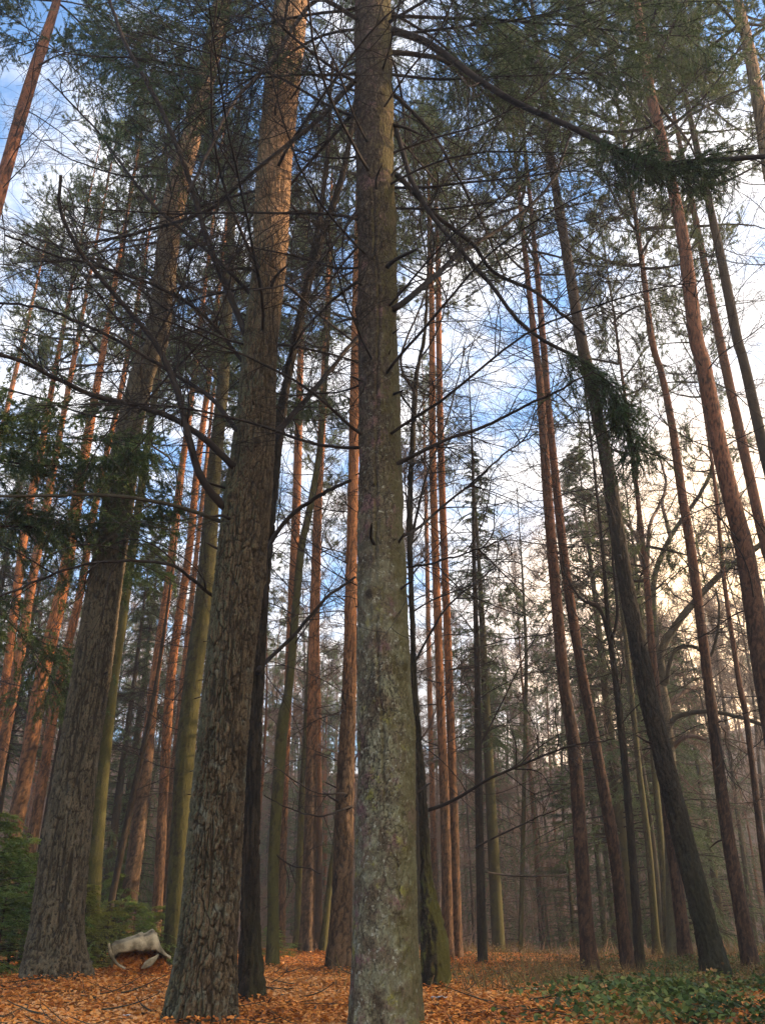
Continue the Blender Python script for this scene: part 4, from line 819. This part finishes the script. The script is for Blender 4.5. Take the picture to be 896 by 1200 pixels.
def sheet(rows, th):
    mb = MB(); A = np.array(rows); n, m, _ = A.shape; B = A-np.array([0, 0, th]); V = np.concatenate([A.reshape(-1, 3), B.reshape(-1, 3)]); i, j = np.meshgrid(np.arange(n-1), np.arange(m-1), indexing='ij')
    q = np.stack([i*m+j, i*m+j+1, (i+1)*m+j+1, (i+1)*m+j], -1).reshape(-1, 4); Q = [q, q[:, ::-1]+n*m]
    ring = [(0, j) for j in range(m)]+[(i, m-1) for i in range(1, n)]+[(n-1, j) for j in range(m-2, -1, -1)]+[(i, 0) for i in range(n-2, 0, -1)]
    idx = np.array([a*m+b for a, b in ring]); nx = np.roll(idx, -1); Q.append(np.stack([idx, idx+n*m, nx+n*m, nx], 1)); mb.add(V, np.concatenate(Q)); return mb
front = []
for f in (0, .5, 1):
    front.append(np.array([shell_local(x, y, -.17+.02*math.sin(f*3)) for x, y in [(129+2*f+(q*.52)*60, 0) for q in np.linspace(0, 1, 2)]]) if False else None)
# the near wall hangs from the rim as an arched band with a ragged lower edge
rim = catmull(np.array([(a, b, 0) for a, b in topl]), 40)[:, :2]
low = catmull(np.array([(132,1123,0),(136,1119,0),(142,1117.5,0),(151,1116.5,0),(160,1115,0),(168,1114.5,0),(176,1114,0),(183,1115,0),(188,1117,0),(193,1120,0),(200,1125,0)]), 40)[:, :2]
jag = np.random.default_rng(3).normal(0, .55, (40, 2)); low = low+jag; rim = rim+.5*jag[::-1]
band = [np.array([shell_local(*(rim[i]*(1-f)+low[i]*f), -.16-.05*math.sin(f*2.2)) for i in range(40)]) for f in (0, .25, .5, .75, 1)]
for A_ in (rows, band):
    for i_ in range(len(A_)):
        A_[i_] = A_[i_]+((fbm(A_[i_]*9, 71, 4)-.5)*.05)[:, None]*np.array([.2, 1, .5])
link('top_skin', sheet(rows, .012).mesh('top_skin', WM), sh); 
bm_ = sheet(band, .004); link('near_wall', bm_.mesh('near_wall', WM), sh)
def lip(pts, w, name):
    P = catmull(np.array([np.append(shell_local(x, y, dd), ww) for x, y, dd, ww in pts]), 24); mb = MB(); P[:, 3] *= .6+.8*vnoise(P[:, :3]*22, 73); V, Q = tubes(P[None, :, :3], P[None, :, 3], 8); mb.add(V, Q); link(name, mb.mesh(name, WM), sh)
lip([(128,1106,-.16,.012),(129,1113,-.18,.018),(132,1122,-.2,.022),(137,1129,-.22,.022),(143,1133,-.24,.014),(147,1135,-.25,.008)], 0, 'rim_fragment')
lip([(134,1124,-.17,.012),(132,1129,-.19,.018),(131,1133,-.2,.01)], 0, 'rim_fragment')
lip([(166,1135,-.26,.008),(170,1132,-.25,.03),(177,1127,-.22,.042),(183,1122,-.18,.03),(186,1118,-.16,.012)], 0, 'rim_fragment')
rs = np.random.default_rng(77); N = 700; px = rs.uniform(134, 186, N); u = rs.random(N); py = 1134-u*21*np.clip(1-np.abs(px-162)/34, .1, 1)**.5
pp = np.array([pl.at(a, b, -.12+.2*c) for a, b, c in zip(px, py, u)])
hm = MB(); hx = np.linspace(-.38, .34, 26); hy = np.linspace(-.2, .5, 14); HX, HY = np.meshgrid(hx, hy, indexing='ij'); HZ = .27*np.clip(1-((HX)/.38)**2, 0, 1)*sstep(-.2, .12, HY)-.03+.03*rs.random(HX.shape)
# leaves heaped inside the shell
rt3 = np.array([pl.u[1], -pl.u[0]]); WX = ctr[0]+HX*rt3[0]+HY*pl.u[0]; WY = ctr[1]+HX*rt3[1]+HY*pl.u[1]
i, j = np.meshgrid(np.arange(25), np.arange(13), indexing='ij'); hm.add(np.stack([WX, WY, gz+HZ], -1).reshape(-1, 3), np.stack([i*14+j, (i+1)*14+j, (i+1)*14+j+1, i*14+j+1], -1).reshape(-1, 4), attr=rs.random(26*14)*.5)
LH = 1500; hu, hv = rs.uniform(-.36, .33, LH), rs.uniform(-.2, .3, LH); hz = gz+.27*np.clip(1-(hu/.38)**2, 0, 1)*sstep(-.2, .12, hv)
lx, ly = ctr[0]+hu*rt3[0]+hv*pl.u[0], ctr[1]+hu*rt3[1]+hv*pl.u[1]
hp = link('leaf_heap', leaf_cloud('leaf_heap', lx, ly, hz-ground(lx, ly)+rs.uniform(0, .03, LH), rs.uniform(.035, .075, LH), LM, rs, .8)); tag(hp, 'heap of orange leaves inside the white broken shell', 'fallen leaves', kind='stuff')
tag(link('leaf_mound', hm.mesh('leaf_mound', LM, True, 'tint')), 'mound of leaf mould filling the white broken shell', 'fallen leaves', kind='stuff')
X, Y = wedge(900, 5.5, 20, rl, 1.1); N = len(X); yw = rl.uniform(0, 6.28, N)
P = grow(np.stack([X, Y, ground(X, Y)+.03], 1), np.stack([np.cos(yw), np.sin(yw), rl.normal(0, .06, N)], 1), rl.uniform(.15, .7, N), 6, .15, (0, 0, 0), rl); P[:, :, 2] = np.maximum(P[:, :, 2], ground(P[:, :, 0].ravel(), P[:, :, 1].ravel()).reshape(N, 6)+.02)
mb = MB(); mb.add(*tubes(P, np.linspace(1, .4, 6)[None]*rl.uniform(.003, .009, (N, 1)), 5))
tag(link('fallen_twigs', mb.mesh('fallen_twigs', M['twiggreen'])), 'small dead twigs strewn over the fallen leaves', 'twigs', kind='stuff')
# scraps of paper
def scrap(px, py, d, s, lab, seed):
    p = Plane(px, py, d).at(px, py); rg = np.random.default_rng(seed); n = 9; g = np.linspace(-1, 1, n); A, B = np.meshgrid(g, g, indexing='ij')
    Z = .5*fbm(np.stack([A*1.6, B*1.6, A*0], -1).reshape(-1, 3), seed, 3).reshape(A.shape); jx = rg.normal(0, .08, A.shape)
    V = np.stack([(A+jx)*s, (B*.7+jx)*s, Z*s], -1); mb_ = sheet(V, .002); o = link('paper_scrap', mb_.mesh('paper_scrap', PM)); gg = float(ground(p[0], p[1])); o.location = (p[0], p[1], gg+.02); o.rotation_euler = (.15, .1, rg.uniform(0, 3)); tag(o, lab, 'paper scrap', 'paper scraps on the ground')
PM = simple('crumpled_paper', (.7, .7, .68), (.55, .55, .52), 8, .7)
scrap(515, 1171, 8.6, .065, 'crumpled white scrap on the leaves right of the central spruce', 1)
scrap(149, 1191, 7.8, .035, 'small pale scrap on the leaves near the lower left', 2)
scrap(625, 1164, 9.5, .035, 'small pale scrap at the edge of the ivy', 3)
scrap(694, 1144, 14.6, .07, 'white scrap lying at the foot of the left twin pine', 4)

# ------------------------------------------------------------------ light, sky, air
SUN_AZ, SUN_EL = math.radians(80), math.radians(17)          # azimuth right of the view
sd = Vector((math.sin(SUN_AZ)*math.cos(SUN_EL), math.cos(SUN_AZ)*math.cos(SUN_EL), math.sin(SUN_EL)))
sl = bpy.data.lights.new('sun', 'SUN'); sl.energy = 5.0; sl.angle = math.radians(.5); sl.color = (1, .68, .42)
so = bpy.data.objects.new('sun', sl); COL.objects.link(so); so.rotation_euler = sd.to_track_quat('Z', 'Y').to_euler()
w = bpy.data.worlds.new('World'); scene.world = w; w.use_nodes = True; nt = w.node_tree; nt.nodes.clear()
class WT(NT):
    def __init__(s): s.t = nt
k = WT(); out = k.n('ShaderNodeOutputWorld'); bg = k.n('ShaderNodeBackground'); bg.inputs[1].default_value = .13
sky = k.n('ShaderNodeTexSky', sky_type='NISHITA'); sky.sun_disc = False; sky.sun_elevation = SUN_EL; sky.sun_rotation = SUN_AZ; sky.air_density = 1.0; sky.dust_density = 1.2; sky.ozone_density = 2.5
tc = k.n('ShaderNodeTexCoord'); sep = k.n('ShaderNodeSeparateXYZ'); k.l(tc.outputs['Generated'], sep.inputs[0])
zz = k.math('ADD', k.math('MAXIMUM', sep.outputs[2], 0.0), .22); cmb = k.n('ShaderNodeCombineXYZ'); k.l(k.math('DIVIDE', sep.outputs[0], zz), cmb.inputs[0]); k.l(k.math('DIVIDE', sep.outputs[1], zz), cmb.inputs[1])
cn = k.noise(cmb.outputs[0], 3.4, 9, .64); dot = k.n('ShaderNodeVectorMath', operation='DOT_PRODUCT'); k.l(tc.outputs['Generated'], dot.inputs[0]); dot.inputs[1].default_value = Vector((.6, .78, .16)).normalized()
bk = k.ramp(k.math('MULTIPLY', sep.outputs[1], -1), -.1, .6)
bias = k.math('ADD', k.math('MULTIPLY', dot.outputs['Value'], .14), k.math('ADD', k.math('MULTIPLY', sep.outputs[2], -.1), k.math('MULTIPLY', bk, .12)))
cf = k.ramp(k.math('ADD', cn, bias), .43, .64)
near = k.ramp(dot.outputs['Value'], .25, .95)
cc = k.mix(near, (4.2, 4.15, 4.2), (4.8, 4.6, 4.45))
cc = k.mix(bk, cc, (18.0, 15.2, 12.0))  # unseen clouds behind the camera, made extra bright to fill the foreground
skyc = k.mix(1.0, sky.outputs[0], (.68, 1.1, 1.3), 'MULTIPLY')
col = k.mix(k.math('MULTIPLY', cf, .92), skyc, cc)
gd = k.n('ShaderNodeVectorMath', operation='DOT_PRODUCT'); k.l(tc.outputs['Generated'], gd.inputs[0]); gd.inputs[1].default_value = Vector((.42, .87, .2)).normalized()
col = k.mix(k.math('MULTIPLY', k.ramp(gd.outputs['Value'], .93, 1.0), .85), col, (12.0, 7.8, 4.0))
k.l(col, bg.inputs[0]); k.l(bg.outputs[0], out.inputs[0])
# air
hz = MB(); a, b = 142, 152; hv = np.array([[x, y, z] for z in (-6, 48) for y in (-134, b) for x in (-a, a)]); hz.add(hv, [(0, 2, 3, 1), (4, 5, 7, 6), (0, 1, 5, 4), (2, 6, 7, 3), (0, 4, 6, 2), (1, 3, 7, 5)])
hm_ = bpy.data.materials.new('haze_air'); hm_.use_nodes = True; ht = hm_.node_tree; ht.nodes.clear(); ho = ht.nodes.new('ShaderNodeOutputMaterial'); pv = ht.nodes.new('ShaderNodeVolumePrincipled')
pv.inputs['Color'].default_value = (.93, .94, .95, 1); pv.inputs['Density'].default_value = .0018; pv.inputs['Anisotropy'].default_value = .3; ht.links.new(pv.outputs[0], ho.inputs['Volume'])
USE_HAZE = True
if USE_HAZE: tag(link('haze', hz.mesh('haze', hm_, False)), 'thin pale morning haze between the trees', 'haze', kind='stuff')

vs = scene.view_settings; vs.view_transform = 'Standard'; vs.look = 'None'; vs.exposure = 1.6; vs.gamma = 1; vs.use_curve_mapping = False
cy = scene.cycles; cy.use_denoising = True; cy.max_bounces = 5; cy.diffuse_bounces = 3; cy.transmission_bounces = 3; cy.volume_bounces = 1; cy.transparent_max_bounces = 6
try: cy.denoiser = 'OPENIMAGEDENOISE'; cy.denoising_input_passes = 'RGB_ALBEDO_NORMAL'
except Exception as e: print(e)
cy.sample_clamp_indirect = 6
print('done', round(time.time()-T0, 1), 'objects', len(scene.objects), 'foot z', {k: round(float(t.w[0, 2]), 2) for k, t in TR.items() if t.base})
